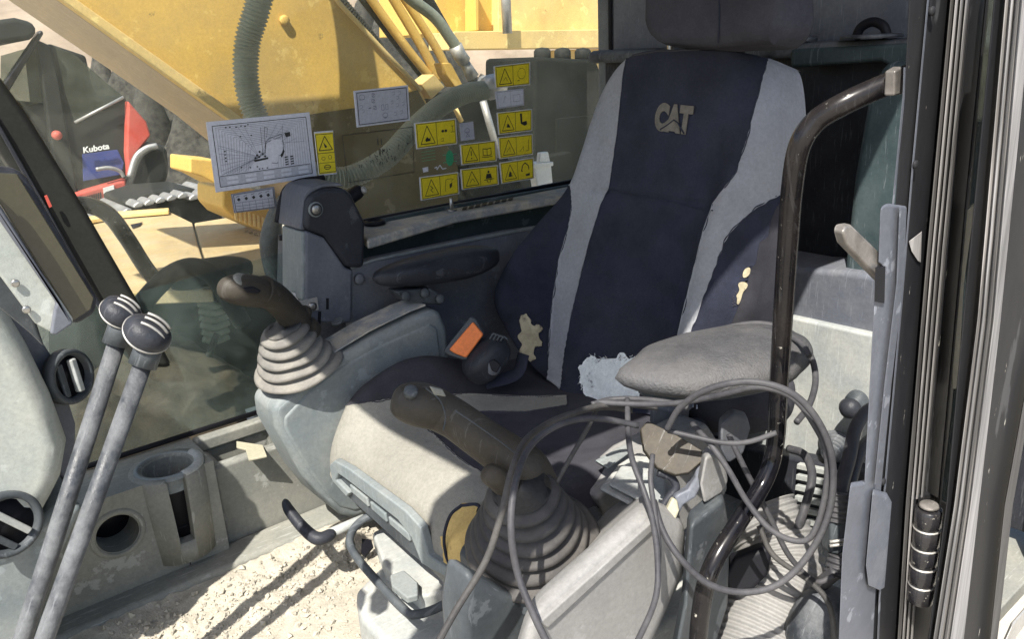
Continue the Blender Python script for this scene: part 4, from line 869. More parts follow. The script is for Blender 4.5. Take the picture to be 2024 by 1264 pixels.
# joystick right
def joystick(label, base, top, r0, r1, hb, grip, radii, bm='boot_rubber', gm='grip_rubber'):
    t = thing('joystick', label, 'joystick', base, 'control joysticks')
    ax = top-base
    lathe('boot', base, ax, boot_profile(ax.length, r0, r1, hb), bm, t, seg=64, sx=1.0, wob=.075)
    G = tube('grip', grip, radii, gm, t, seg=24, ends='flat', smoothn=8)
    return t
jb = A(590, 730, y=1.24); jt = jb+Vector((-.26, -.12, 1)).normalized()*.085
js = joystick('right joystick with pleated rubber boot, half in sunlight, in front of the window', jb, jb+(jt-jb)*1.0, .073, .031, 5,
    [A(*q[:2], y=q[2]) for q in ((585, 665, 1.247), (582, 635, 1.247), (565, 610, 1.242), (542, 588, 1.232), (515, 575, 1.222))], [.029, .026, .024, .024, .026])
pod('grip_head', [A(*q[:2], y=q[2]) for q in ((548, 590, 1.237), (500, 576, 1.222), (432, 570, 1.212))], [.026, .029, .030], [.022, .026, .024], 'grip_rubber', js, cap=.4, ex=2)
pod('thumb_plate', [A(*q[:2], y=q[2]) for q in ((462, 552, 1.202), (495, 562, 1.212), (528, 572, 1.222))], [.018, .019], [.006, .006], 'olive_plastic', js, up=Vector((0, -.6, .8)))
prism('thumb_switch', [A(a, b, y=1.187) for a, b in ((478, 568), (498, 565), (516, 574), (508, 580), (486, 578))], (0, -.004, -.001), 'void_black', js, .002)
lathe('boot_collar', A(590, 660, y=1.252), ax := (jt-jb), [(-.012, .034), (0, .040), (.012, .036), (.016, .028)], 'grip_rubber', js, seg=28)
pod('grip_bulge', AY(1.252, (588, 640), (600, 618), (604, 604)), [.018, .012], [.016, .012], 'grip_rubber', js)
# right armrest
ra = thing('armrest', 'glossy black padded armrest next to the window behind the right joystick', 'armrest', A(830, 590, y=1.24), 'seat armrests')
pod('pad', [A(*q[:2], y=q[2]) for q in ((736, 552, 1.24), (800, 541, 1.24), (880, 526, 1.24), (985, 504, 1.24))], [.030, .038, .040, .038], [.020, .026, .030, .028], 'black_vinyl', ra, ex=2.6)
prism('bracket', AY(1.22, (780, 576), (850, 570), (880, 586), (872, 604), (800, 596)), (0, .03, 0), 'dark_plastic', ra, .004)
for q in ((800, 586), (838, 580), (868, 592)):
    lathe('bracket_knob', A(*q, y=1.215), (0, -1, .3), [(0, .009), (.006, .009), (.008, .006)], 'dark_plastic', ra, seg=14)

# ================================================================== LEFT ARMREST, CONSOLE, JOYSTICK (near side)
la = thing('armrest', 'large dusty grey leather armrest in sunlight in front of the torn backrest', 'armrest', A(1400, 800, z=.56), 'seat armrests')
zt = .73
pod('pad', [A(*q, z=zt) for q in ((1216, 748), (1300, 738), (1410, 716), (1510, 697), (1602, 688))], [.030, .072, .088, .082, .058], [.017, .029, .033, .029], 'leather', la, ex=2.2, seg=40, cap=.27)
pod('pad_base', [p-Vector((0, 0, .026)) for p in AZ(zt, (1262, 740), (1420, 722), (1580, 694))], [.03, .04, .035], [.014, .016, .014], 'dark_plastic', la)
pod('arm_support', [A(*q[:2], z=q[2]) for q in ((1330, 790, .60), (1450, 800, .58), (1560, 770, .58))], [.03, .05, .05], [.035, .045, .05], 'violet_fabric', la, ex=3)
lathe('adjust_barrel', A(1325, 800, z=.60), (.1, 0, 1), [(-.03, .03), (-.004, .03), (0, .034), (.006, .034), (.008, .03), (.02, .028)], 'slate_plastic', la, seg=30)
prism('hinge_plate', [A(*q, y=.60) for q in ((1425, 840), (1450, 818), (1478, 826), (1484, 850), (1470, 900), (1440, 920), (1424, 890))], Vector((.72, .69, -.1))*.03, 'slate_plastic', la, .006)
for k, q in enumerate(((1360, 802), (1368, 800), (1376, 803))):
    prism('scale_mark', [A(q[0], q[1], z=.60), A(q[0]+3, q[1], z=.60), A(q[0]+3, q[1]+6, z=.60), A(q[0], q[1]+6, z=.60)], (0, 0, .002), 'sticker_white', la, 0)
lc_ = thing('left_console', 'pale grey angular control console in strong sun below the left armrest', 'console', A(1150, 1250, z=.32))
top = [A(*q[:2], z=q[2]) for q in ((1010, 1215, .52), (1200, 1020, .56), (1262, 960, .58), (1420, 850, .60), (1460, 900, .60), (1360, 1040, .57), (1230, 1150, .54), (1120, 1330, .50))]
LB = [A(*q[:2], z=q[2]) for q in ((1020, 1225, .50), (1195, 1010, .55), (1290, 990, .56), (1362, 1040, .55), (1352, 1160, .50), (1250, 1330, .44), (1060, 1400, .42))]
# body as a near face (towards the door) plus a top strip running back
na = [A(*q, y=.52) for q in ((1048, 1218), (1292, 1000), (1362, 1036), (1358, 1140), (1290, 1290), (1220, 1420), (1020, 1420), (1024, 1300))]
prism('console_body', na, Vector((.6, .75, -.25))*.06, 'console_grey', lc_, .024, 6)
prism('console_top', [A(1050, 1216, y=.535), A(1290, 1002, y=.535), A(1262, 962, z=.575), A(1196, 1012, z=.55), A(1052, 1186, z=.545)], (0, .004, -.02), 'console_grey', lc_, .004)
prism('console_ridge', [p+Vector((0, -.004, .0)) for p in AY(.52, (1062, 1228), (1288, 1026), (1300, 1034), (1078, 1240))], (0, .01, 0), 'console_grey', lc_, .002)
prism('console_back', [A(*q, y=.69) for q in ((1180, 985), (1270, 905), (1400, 838), (1440, 900), (1440, 975), (1370, 1040), (1300, 1100), (1220, 1060))], (0, .06, 0), 'console_grey', lc_, .008)
prism('side_cover', [A(*q, y=.50) for q in ((1364, 1040), (1400, 1010), (1432, 985), (1444, 1060), (1440, 1200), (1420, 1264), (1400, 1420), (1310, 1420), (1352, 1200))], Vector((.72, .69, -.1))*.04, 'dark_plastic', lc_, .008)
prism('corner_plate', [A(*q, y=.51) for q in ((1394, 905), (1412, 896), (1434, 918), (1440, 955), (1425, 980), (1392, 1000), (1384, 960))], Vector((.72, .69, -.1))*.03, 'console_grey', lc_, .005)
pl1 = [A(*q, z=.597) for q in ((1203, 964), (1226, 929), (1256, 916), (1295, 924), (1316, 952), (1314, 994), (1302, 1010), (1268, 998), (1233, 979))]
prism('hinged_flap', pl1, (0, 0, .006), 'pale_plastic', lc_, .003)
prism('flap_seat', [A(*q, z=.588) for q in ((1185, 972), (1222, 925), (1262, 900), (1330, 930), (1330, 1000), (1292, 1024), (1250, 1006))], (0, 0, .006), 'pale_plastic', lc_, .003)
prism('slot_plate', [A(*q, z=.60) for q in ((1176, 915), (1240, 880), (1252, 892), (1200, 930))], (0, 0, .004), 'grey_plastic', lc_, .002)
sl_ = thing('safety_lever', 'bronze-black bent steel lock lever standing on the pale left console', 'lock lever', A(1330, 960, y=.56))
tp_ = [A(*q[:2], d=q[2]) for q in ((1265, 848, .99), (1280, 832, .99), (1330, 855, .97), (1388, 890, .95), (1390, 912, .95), (1362, 936, .95), (1335, 940, .95), (1298, 925, .96), (1272, 890, .98))]
prism('lever_plate', tp_, Fv*.006+Vector((0, 0, -.004)), 'bronze_metal', sl_, .002)
prism('lever_arm', [A(*q, d=.955) for q in ((1378, 900), (1391, 908), (1388, 960), (1376, 985), (1352, 1000), (1340, 1024), (1330, 1010), (1334, 980), (1360, 968), (1374, 945))], Fv*.02, 'blue_grey_metal', sl_, .004)
prism('release_tab', [A(*q, d=.945) for q in ((1330, 984), (1340, 990), (1344, 1010), (1336, 1032), (1316, 1034), (1316, 1012))], Fv*.012, 'cream_plastic', sl_, .004)
tube('lever_spring', [A(*q, d=.97) for q in ((1300, 935), (1326, 945), (1336, 965), (1322, 985), (1308, 1005))], .005, 'black_vinyl', sl_)
jb2 = A(1052, 1078, y=.665); jt2 = jb2+Vector((-.30, -.22, 1)).normalized()*.105
js2 = joystick('left joystick with big dark pleated boot in the foreground, cables draped over it', jb2, jt2, .080, .034, 6, bm='boot_dark', radii=[.026, .027, .027, .025, .024, .025], grip=
    [A(*q[:2], y=q[2]) for q in ((1062, 960, .665), (1040, 925, .67), (1000, 900, .69), (950, 866, .71), (900, 830, .73), (855, 806, .745))])
pod('grip_head', [A(*q[:2], y=q[2]) for q in ((905, 832, .725), (850, 806, .745), (774, 790, .76))], [.024, .0265, .027], [.024, .0265, .027], 'grip_rubber', js2, cap=.45, ex=2)
prism('grip_button', [A(a, b, y=.70) for a, b in ((846, 762), (872, 768), (880, 784), (856, 780))], (0, -.004, 0), 'olive_plastic', js2, .002)
pod('grip_trigger', AY(.66, (960, 932), (985, 950), (1002, 975)), [.016, .014], [.014, .012], 'grip_rubber', js2)
lathe('thumb_button', A(812, 775, y=.735), (-.1, -.5, .85), [(-.004, .008), (.003, .008), (.0045, .006)], 'dark_plastic', js2, seg=16)
tube('mould_line', [A(*q[:2], y=q[2]) for q in ((842, 768, .725), (868, 790, .722), (880, 822, .718), (876, 852, .715))], .0009, 'dark_plastic', js2, seg=6)
tube('mould_line', [A(*q[:2], y=q[2]) for q in ((900, 812, .70), (950, 846, .685), (1000, 882, .665), (1038, 912, .65))], .0009, 'dark_plastic', js2, seg=6)
pb = [A(*q[:2], y=q[2]) for q in ((930, 1090, .60), (1050, 1170, .53), (1195, 1000, .56), (1150, 920, .74), (1000, 940, .80))]
lowb = [A(*q[:2], y=q[2]) for q in ((925, 1110, .60), (1050, 1190, .53), (1130, 1110, .53), (1195, 1010, .56))]
prism('boot_plinth', [A(*q, z=.545) for q in ((905, 1085), (1010, 1175), (1060, 1190), (1195, 1020), (1160, 955), (1020, 930))], (0, 0, -.03), 'dark_plastic', js2, .008)
prism('console_inner', [A(*q, y=.62) for q in ((930, 1130), (1000, 1172), (1060, 1190), (1080, 1420), (930, 1420), (915, 1220))], (0, .05, 0), 'dark_plastic', lc_, .012)

# ================================================================== TRAVEL LEVERS
def travel(label, kx_, ky_, bx, y, k2=1.0):
    t = thing('travel_lever', label, 'lever', A(bx, 1264, y=y)+Vector((-.05, 0, -.2)), 'long travel levers')
    top = A(kx_-2, ky_+45, y=y); bot = A(bx, 1264, y=y); far = bot+(bot-top)*.35
    tube('shaft', [top, bot, far], [.0105, .0115], 'dusty_rubber', t, smoothn=1, seg=20)
    tube('socket', [top+(top-bot).normalized()*.022, top-(top-bot).normalized()*.012], [.0155, .0165], 'dark_plastic', t, smoothn=1, seg=20)
    c = A(kx_, ky_, y=y-.0); a = A(kx_-40*k2, ky_-28*k2, y=y+.01); b = A(kx_+45*k2, ky_+22*k2, y=y-.01)
    pod('knob', [a, c, b], [.024*k2, .028*k2, .026*k2], [.018*k2, .020*k2, .017*k2], 'black_vinyl', t, ex=2.1, seg=32, cap=.42)
    lx = (b-a).normalized(); nz_ = Vector((-.15, -.35, 1)); nz_ = (nz_-lx*nz_.dot(lx)).normalized(); sd = lx.cross(nz_).normalized(); hl = (b-a).length*.5; mid = (a+b)/2
    ring = [mid+lx*(math.cos(th)*hl*.99)+sd*(math.sin(th)*.0275*k2)-nz_*.003 for th in [k*math.pi/12 for k in range(25)]]
    tube('knob_seam', ring, .0015*k2, 'bare_metal', t, smoothn=2, seg=8)
    for q in (-1, 0, 1):
        pts = [mid+lx*(u*hl*.80)+sd*(q*.0088*k2)+nz_*((.0222 if q == 0 else .0205)*k2*math.sqrt(max(.05, 1-(u*.88)**2))) for u in [k*.17-.55 for k in range(9)]]
        tube('knob_ridge', pts, .0019*k2, 'bare_metal', t, smoothn=2, seg=8)
travel('left one of the two long travel levers, its ridged knob partly behind the other', 238, 618, 45, 1.03, .85)
travel('right one of the two long travel levers, with the nearer and larger ridged knob', 290, 660, 88, .98, 1.0)

# ================================================================== DASH PILLAR WITH VENTS, MONITOR
dpn = thing('dash_pillar', 'pale grey-green dash pillar at the left edge with two round air vents', 'dashboard', A(30, 1200, y=1.10))
def dq(y, *q): return AY(y, *q)
prism('pillar_body', dq(1.12, (-300, 300), (-60, 470), (0, 590), (60, 690), (108, 790), (140, 880), (128, 950), (108, 990), (70, 1060), (10, 1110), (-300, 1200)), (0, .20, 0), 'dash_plastic', dpn, .03, 5)
prism('pillar_edge', dq(1.19, (-40, 470), (10, 565), (60, 640), (112, 720), (150, 840), (150, 900), (128, 960), (100, 900), (60, 760)), (0, .10, 0), 'slate_plastic', dpn, .012, 3)
prism('lower_cover', dq(1.135, (-300, 1010), (0, 1085), (62, 1052), (110, 1000), (170, 1000), (100, 1150), (0, 1400), (-300, 1400)), (0, .15, 0), 'grey_plastic', dpn, .012, 3)
def vent(px, py, y, r, tilt):
    c = A(px, py, y=y); ax = Vector((tilt, -1, .1))
    v_ = lathe('air_vent', c, ax, [(-.01, r), (.002, r), (.006, r*.96), (.006, r*.80), (-.006, r*.76), (-.0065, .001)], 'dark_plastic', dpn, seg=40)
    lathe('vent_bowl', c-ax.normalized()*.004, ax, [(0, r*.75), (.001, r*.75)], 'void_black', dpn, seg=30)
    axn = ax.normalized(); s = axn.cross(Vector((0, 0, 1))).normalized(); u = s.cross(axn)
    d = (u*.8+s*.6).normalized() if tilt < .6 else u; e = axn.cross(d)
    for k, hh in ((0, .010), (1, .006)):
        o = c+e*(k*.5-.12)*r*1.1+axn*.0
        prism('vent_blade', [o-d*r*.62-e*.004, o+d*r*.62-e*.004, o+d*r*.62+e*.005, o-d*r*.62+e*.005], axn*hh, 'pale_plastic' if k == 0 else 'dark_plastic', dpn, .002)
vent(139, 745, 1.175, .038, .75)
vent(14, 1038, 1.11, .043, .25)
mon = thing('monitor', 'tilted display with dark glossy screen and pale blue-grey housing at the left edge', 'monitor', A(60, 660, y=.72))
prism('housing_side', dq(.70, (-60, 330), (-10, 402), (146, 632), (143, 642), (112, 664), (70, 640), (0, 545), (-60, 470)), (0, .012, 0), 'dash_plastic', mon, .006, 3)
prism('housing_rail', dq(.695, (-60, 350), (-8, 425), (112, 600), (108, 612), (100, 662), (112, 664), (146, 640), (-4, 400), (-60, 322)), (0, .006, 0), 'blue_grey_metal', mon, .002)
prism('screen_back', dq(.722, (-60, 300), (0, 330), (38, 334), (56, 352), (196, 590), (190, 622), (150, 646), (138, 638), (-6, 402), (-60, 340)), (0, .02, 0), 'black_vinyl', mon, .008, 3)
prism('screen', dq(.716, (-60, 318), (0, 342), (34, 344), (186, 590), (180, 612), (146, 634), (0, 404), (-60, 335)), (0, .006, 0), 'screen_glass', mon, .001)
for q in ((30, 560), (52, 612)):
    lathe('mount_screw', A(*q, y=.698), (0, -1, 0), [(0, .003), (.0015, .003), (.002, .002)], 'screw_metal', mon, seg=16)
prism('mount_bracket', dq(.73, (-60, 470), (0, 520), (70, 630), (90, 690), (60, 660), (-60, 560)), (0, .05, 0), 'dark_plastic', mon, .006)

# ================================================================== REAR LEFT KNOBS, DUCT, CABLES
kb = thing('pull_knob', 'black ball knob on the sunlit pale panel behind the grab bar', 'knob', A(1700, 800, x=1.26))
kc = A(1690, 796, x=1.255)
lathe('knob_stem', kc+Vector((.01, 0, 0)), (-1, -.25, .05), [(-.02, .02), (.012, .02), (.014, .015), (.03, .013)], 'dark_plastic', kb, seg=20)
lathe('knob_ball', kc+Vector((-.016, -.004, 0)), (-1, -.25, .05), [(0, .004), (.004, .014), (.014, .019), (.024, .015), (.029, .006), (.030, .001)], 'black_vinyl', kb, seg=24)
gl = thing('cable_gland', 'round ribbed rubber cable gland on the pale panel below the ball knob', 'cable gland', A(1655, 900, x=1.25))
gc = A(1652, 882, x=1.25)
for k in range(5): lathe('gland_ring', gc+Vector((-.007*k, -.002*k, 0)), (-1, -.25, .05), [(0, .030-.003*k), (.003, .031-.003*k), (.006, .028-.003*k)], 'dusty_rubber', gl, seg=28)
for k, (lab, pts, r) in enumerate((
    ('upper black cable curving down to the plug at the latch cover', ((1740, 800, 1.2), (1712, 815, 1.16), (1690, 850, 1.12), (1680, 900, 1.08), (1664, 960, 1.05), (1658, 1010, 1.03)), .009),
    ('second black cable beside the latch cover, running into the same plug', ((1740, 860, 1.18), (1712, 875, 1.15), (1694, 910, 1.10), (1680, 960, 1.06), (1668, 1010, 1.03)), .008),
    ('short black cable looping from the floor up to the grab bar foot', ((1560, 888, 1.2), (1590, 900, 1.16), (1605, 940, 1.12), (1592, 1000, 1.1), (1570, 1060, 1.1)), .006),
    ('black cable running under the connector to the floor', ((1655, 1130, 1.0), (1630, 1150, 1.02), (1600, 1180, 1.05), (1585, 1290, 1.05)), .009))):
    t = tube('cable', [A(a, b, d=c) for a, b, c in pts], r, 'cable'); props(t, lab, 'cable')
cn = thing('plug_connector', 'black ribbed plug connector hanging beside the latch cover', 'connector', A(1655, 1140, d=1.0))
tube('strain_relief', [A(a, b, d=1.02) for a, b in ((1660, 975), (1656, 1030))], .014, 'cable', cn, smoothn=1, ribs=(.007, .003))
prism('plug_body', [A(a, b, d=1.01) for a, b in ((1642, 1030), (1676, 1026), (1674, 1090), (1662, 1100), (1640, 1096))], Fv*.03, 'dark_plastic', cn, .005)
tube('strain_relief', [A(a, b, d=1.01) for a, b in ((1660, 1100), (1652, 1140))], .012, 'cable', cn, smoothn=1, ribs=(.007, .003))
for k in range(2):
    tube('plug_ring', [A(a, b, d=1.0) for a, b in ((1640, 1072+k*8), (1676, 1068+k*8))], .0022, 'bare_metal', cn, smoothn=1, seg=6)
du = thing('air_duct', 'fat pale ribbed flexible duct standing on the floor behind the grab bar', 'duct', A(1500, 1300, d=1.05))
tube('duct_sleeve', [A(*q[:2], d=q[2]) for q in ((1500, 1010, 1.16), (1530, 1070, 1.14), (1545, 1130, 1.12), (1530, 1190, 1.1), (1500, 1270, 1.08), (1460, 1400, 1.05))], [.05, .056, .06, .062], 'duct_pale', du, ribs=(.0095, .0045), seg=48)
prism('duct_cap', [A(a, b, d=1.04) for a, b in ((1430, 1140), (1455, 1105), (1520, 1080), (1530, 1100), (1520, 1140), (1490, 1170), (1440, 1180))], Fv*.03, 'void_black', du, .008)
rubble = thing('floor_grommet', 'pale dusty crumpled sleeve at the foot of the latch cover', 'sleeve', A(1620, 1264, d=1.05))
pod('sleeve', [A(*q, d=1.03) for q in ((1640, 1160), (1630, 1220), (1600, 1300))], [.035, .04], [.04, .05], 'dusty_rubber', rubble)

# ================================================================== LOOSE CABLES
def cable(label, pts, r=.0042, m='cable', grp='loose cables over the near console'):
    t = tube('cable', [A(*q[:2], d=q[2]) for q in pts], r, m, seg=12, smoothn=10); return props(t, label, 'cable', grp)
cable('black cable falling across the left side of the near joystick boot to the lower edge', ((850, 1300, .80), (900, 1210, .81), (960, 1110, .82), (990, 1020, .82), (1012, 930, .84), (1040, 870, .88), (1090, 836, .93), (1170, 806, .97), (1230, 800, .98), (1300, 806, .97)), .0037, 'rubber')
cable('grey-black cable arching over the left joystick boot and ending below it in the sun', ((1095, 1300, .78), (1052, 1210, .79), (1022, 1130, .80), (1010, 1040, .80), (1020, 950, .82), (1050, 880, .86), (1110, 838, .90), (1180, 828, .93), (1262, 842, .94)), .0037)
cable('big coiled grey cable loop hanging round the bent grab bar', ((1318, 850, .92), (1345, 806, .90), (1400, 770, .87), (1480, 755, .85), (1560, 775, .84), (1615, 830, .84), (1645, 910, .85), (1640, 1010, .86), (1600, 1095, .87), (1540, 1155, .88), (1470, 1172, .88), (1400, 1155, .88), (1345, 1105, .88), (1310, 1050, .89), (1292, 990, .90)), .0037)
cable('inner grey cable of the coil, turning back up to the armrest hinge', ((1180, 796, .98), (1270, 800, .96), (1350, 796, .93), (1430, 780, .90), (1500, 766, .875), (1565, 786, .865), (1608, 838, .86), (1634, 900, .86), (1630, 985, .87), (1606, 1058, .88), (1570, 1070, .89), (1520, 1045, .90), (1475, 990, .91), (1440, 930, .91), (1405, 880, .92), (1368, 838, .95)), .0034)
cable('grey cable hanging straight down past the flap of the pale console', ((1240, 790, .98), (1242, 860, .93), (1250, 910, .90), (1272, 970, .88), (1290, 1030, .87), (1300, 1110, .86), (1294, 1190, .85), (1250, 1290, .85)), .0034)
cable('thin grey cable dropping beside the flap from the armrest hinge', ((1290, 900, .92), (1286, 950, .90), (1294, 1010, .89), (1302, 1080, .88), (1300, 1140, .88)), .0030)
cable('grey cable sagging from the lock lever across to the grab bar', ((1320, 852, .93), (1380, 866, .92), (1430, 876, .91), (1480, 874, .90), (1535, 856, .89)), .0030)
cable('grey cable wrapped round the far rim of the dusty armrest', ((1370, 672, 1.176), (1430, 650, 1.194), (1500, 640, 1.176), (1560, 656, 1.150), (1600, 700, 1.107), (1612, 750, 1.073), (1600, 800, 1.038), (1575, 835, 1.003)), .0042)
cable('second grey cable wrapped round the dusty armrest, just inside the first', ((1400, 664, 1.159), (1460, 650, 1.159), (1530, 656, 1.125), (1580, 676, 1.081), (1600, 704, 1.055)), .0040)
cable('pale grey cable lying from the cushion edge to the armrest base', ((1170, 800, 1.02), (1210, 790, 1.03), (1270, 790, 1.02), (1330, 798, 1.0), (1360, 806, .99)), .0036, 'cable')
cable('thin black cable tucked behind the near joystick boot and over the cushion edge', ((1002, 1000, .88), (1022, 905, .90), (1066, 848, .94), (1130, 818, .97), (1196, 806, .99), (1250, 812, .99)), .0034, 'rubber')
cable('short black cable slanting from the cushion edge down behind the boot', ((1178, 812, 1.0), (1160, 850, .98), (1128, 905, .96), (1098, 960, .95), (1080, 1010, .94)), .0028, 'rubber')
cable('grey cable running from the armrest hinge down to the plug by the latch cover', ((1440, 860, .96), (1476, 935, .96), (1520, 1020, .97), (1560, 1100, .98), (1610, 1150, .99), (1648, 1140, .99)), .0034)
cable('dark cable crossing the ribbed duct toward the floor', ((1500, 1040, 1.0), (1530, 1100, .99), (1600, 1150, .98), (1640, 1200, .97), (1650, 1290, .97)), .0034, 'rubber')
# ================================================================== STICKERS ON THE WINDOW
def sticker(label, cor, base='sticker_yellow', cat='sticker', grp=None, border='sticker_white', draw=None, off=.003):
    P = [A(*q, y=YW-off) for q in cor]   # tl tr br bl
    c = (P[0]+P[2])/2; t = thing('window_sticker', label, cat, (P[3]+P[2])/2, grp)
    def uv(u, v, e=0): p = (P[0].lerp(P[1], u)).lerp(P[3].lerp(P[2], u), v); return p+Vector((0, -e, 0))
    if border:
        prism('backing', [uv(-.03, -.04), uv(1.03, -.04), uv(1.03, 1.04), uv(-.03, 1.04)], (0, .0012, 0), border, t, .0006, 1)
    if base: prism('print_field', [uv(0, 0, .0006), uv(1, 0, .0006), uv(1, 1, .0006), uv(0, 1, .0006)], (0, .0005, 0), base, t, 0)
    V = []; Fc = []
    def line(pts, w=.0011, close=False):
        q = [uv(a, b, .0012) for a, b in pts]
        if close: q.append(q[0])
        for a, b in zip(q, q[1:]):
            d = (b-a); n = Vector((-d.z, 0, d.x)).normalized()*w*.5; k = len(V)
            V.extend([a+n, b+n, b-n, a-n]); Fc.append((k, k+1, k+2, k+3))
    def blob(pts):
        k = len(V); V.extend([uv(a, b, .0013) for a, b in pts]); Fc.append(tuple(range(k, len(V))))
    def flush(name, m='sticker_ink'):
        if V: mk(name, V, Fc, m, t, smooth=False)
        V.clear(); Fc.clear()
    draw(line, blob, flush, uv, t); flush('printed_symbols')
    return t
def frame(line, x0=.02, y0=.03, x1=.98, y1=.97, w=.0011): line([(x0, y0), (x1, y0), (x1, y1), (x0, y1)], w, True)
def tri(line, cx=.27, cy=.5, w=.36, h=.74): line([(cx, cy-h/2), (cx+w/2, cy+h/2), (cx-w/2, cy+h/2)], .0016, True)
def tri_frame(line): frame(line); line([(.5, .03), (.5, .97)]); tri(line)
def circ(cx, cy, rx, ry, n=12, a0=0, a1=2*math.pi): return [(cx+rx*math.cos(a0+(a1-a0)*k/n), cy+ry*math.sin(a0+(a1-a0)*k/n)) for k in range(n)]
rs = random.Random(4)
def d_crush(line, blob, flush, uv, t):
    tri_frame(line); blob([(.20, .70), (.26, .58), (.30, .68), (.34, .60), (.33, .76), (.22, .78)])
    blob(circ(.66, .42, .035, .06)); blob(circ(.74, .42, .035, .06)); line([(.88, .25), (.96, .25), (.92, .25), (.92, .5), (.86, .5), (.97, .5)], .0009)
    line([(.60, .75), (.66, .70), (.66, .84), (.6, .84)], .0008)
def d_tall(line, blob, flush, uv, t):
    frame(line); line([(.03, .49), (.97, .49)]); line([(.03, .73), (.97, .73)], .0008)
    line([(.5, .08), (.88, .42), (.12, .42)], .0016, True); blob([(.42, .26), (.52, .30), (.58, .36), (.46, .36)]); line([(.40, .24), (.58, .34)], .001)
    line(circ(.32, .62, .10, .04), .0008, True); line(circ(.70, .60, .09, .05), .0008, True); line(circ(.5, .84, .18, .055), .0014, True); line([(.32, .84), (.68, .84)], .0012)
def d_hook(line, blob, flush, uv, t):
    tri_frame(line); blob([(.22, .72), (.26, .52), (.30, .60), (.34, .74)]); blob([(.64, .12), (.70, .12), (.71, .55), (.84, .50), (.86, .68), (.78, .74), (.66, .62)])
def d_exc(line, blob, flush, uv, t):
    tri_frame(line); line([(.27, .35), (.27, .62)], .0022); blob(circ(.27, .74, .018, .04))
    line([(.62, .32), (.74, .36), (.86, .32), (.86, .66), (.74, .70), (.62, .66)], .0016, True); line([(.74, .36), (.74, .70)], .0014); line([(.58, .74), (.74, .78), (.90, .74)], .0014)
def d_belt(line, blob, flush, uv, t):
    tri_frame(line); line([(.20, .72), (.28, .52), (.34, .70)], .0012); blob(circ(.74, .26, .03, .07)); blob([(.68, .36), (.80, .36), (.83, .62), (.65, .62)]); line([(.60, .68), (.88, .66)], .0016); line([(.68, .68), (.72, .86)], .0016); line([(.80, .68), (.76, .86)], .0016)
def d_boom(line, blob, flush, uv, t):
    tri_frame(line); blob([(.20, .74), (.25, .45), (.30, .55), (.30, .74)]); line([(.22, .60), (.34, .72)], .0014); line([(.62, .55), (.66, .28), (.74, .16), (.84, .32), (.86, .52)], .0026); line([(.60, .52), (.66, .58)], .002); blob([(.74, .74), (.88, .70), (.88, .82), (.76, .84)])
def d_slope(line, blob, flush, uv, t):
    tri_frame(line); line([(.20, .74), (.30, .50), (.30, .74)], .0010); line([(.60, .80), (.72, .55), (.72, .80)], .0009); line([(.88, .22), (.88, .78), (.78, .80)], .0011)
def d_power(line, blob, flush, uv, t):
    tri_frame(line); line([(.22, .72), (.28, .55), (.33, .74)], .0010); line(circ(.76, .46, .12, .26, 9), .0008, True); line([(.62, .78), (.70, .76)], .001)
def d_fall(line, blob, flush, uv, t):
    tri_frame(line); line([(.24, .42), (.30, .55), (.24, .62), (.30, .74)], .0016); line([(.64, .80), (.66, .25), (.78, .22), (.88, .26)], .0010); blob([(.76, .48), (.84, .40), (.82, .62), (.76, .70)]); line([(.80, .36), (.86, .28)], .001)
G = 'safety stickers on the side window'
sticker('long yellow warning sticker directly right of the white symbol card', ((821, 245), (899, 236), (902, 283), (825, 293)), draw=d_crush, grp=G)
sticker('upright yellow warning sticker between the big lift chart and the clear symbol sheet', ((622, 264), (658, 261), (665, 341), (631, 345)), draw=d_tall, grp=G)
sticker('topmost yellow warning sticker with a triangle and a faded figure', ((978, 132), (1046, 124), (1046, 166), (981, 173)), draw=d_power, grp=G)
sticker('yellow sticker with a black boot-shaped mark, just below the small white one', ((984, 224), (1050, 217), (1050, 257), (987, 265)), draw=d_hook, grp=G)
sticker('yellow sticker with a thin slope drawing, second from the bottom in the right column', ((986, 273), (1051, 266), (1052, 304), (989, 313)), draw=d_slope, grp=G)
sticker('yellow sticker with a black excavator arm, lowest of the right column', ((989, 323), (1053, 313), (1054, 352), (993, 362)), draw=d_boom, grp=G)
sticker('yellow sticker with an exclamation mark and an open book', ((911, 287), (978, 279), (980, 317), (914, 325)), draw=d_exc, grp=G)
sticker('yellow sticker with a seated figure wearing a lap belt', ((912, 336), (982, 328), (984, 364), (915, 374)), draw=d_belt, grp=G)
sticker('yellow sticker with a leaning figure, lowest and leftmost of the small ones', ((831, 352), (904, 342), (906, 382), (834, 395)), draw=d_fall, grp=G)
def d_small(line, blob, flush, uv, t):
    frame(line, w=.0008); line([(.5, .04), (.5, .96)], .0008); line([(.22, .7), (.30, .3), (.34, .4)], .0009); line([(.60, .3), (.86, .3), (.86, .72), (.60, .72)], .0008, True); flush('printed_symbols', 'sticker_faint')
sticker('small pale blue-white sticker with two boxes, second from the top', ((980, 182), (1034, 176), (1035, 207), (984, 214)), 'sticker_white', draw=d_small, grp=None, border='sticker_grey')
def d_sq(line, blob, flush, uv, t):
    line(circ(.14, .14, .07, .07), .0010, True); line([(.3, .45), (.5, .3), (.7, .45), (.35, .8), (.65, .8)], .0012, True); line([(.3, .55), (.7, .55)], .001); flush('printed_symbols', 'sticker_faint')
sticker('small square grey sticker above the open book warning', ((908, 244), (935, 240), (938, 275), (911, 279)), 'sticker_grey', draw=d_sq, border=None)
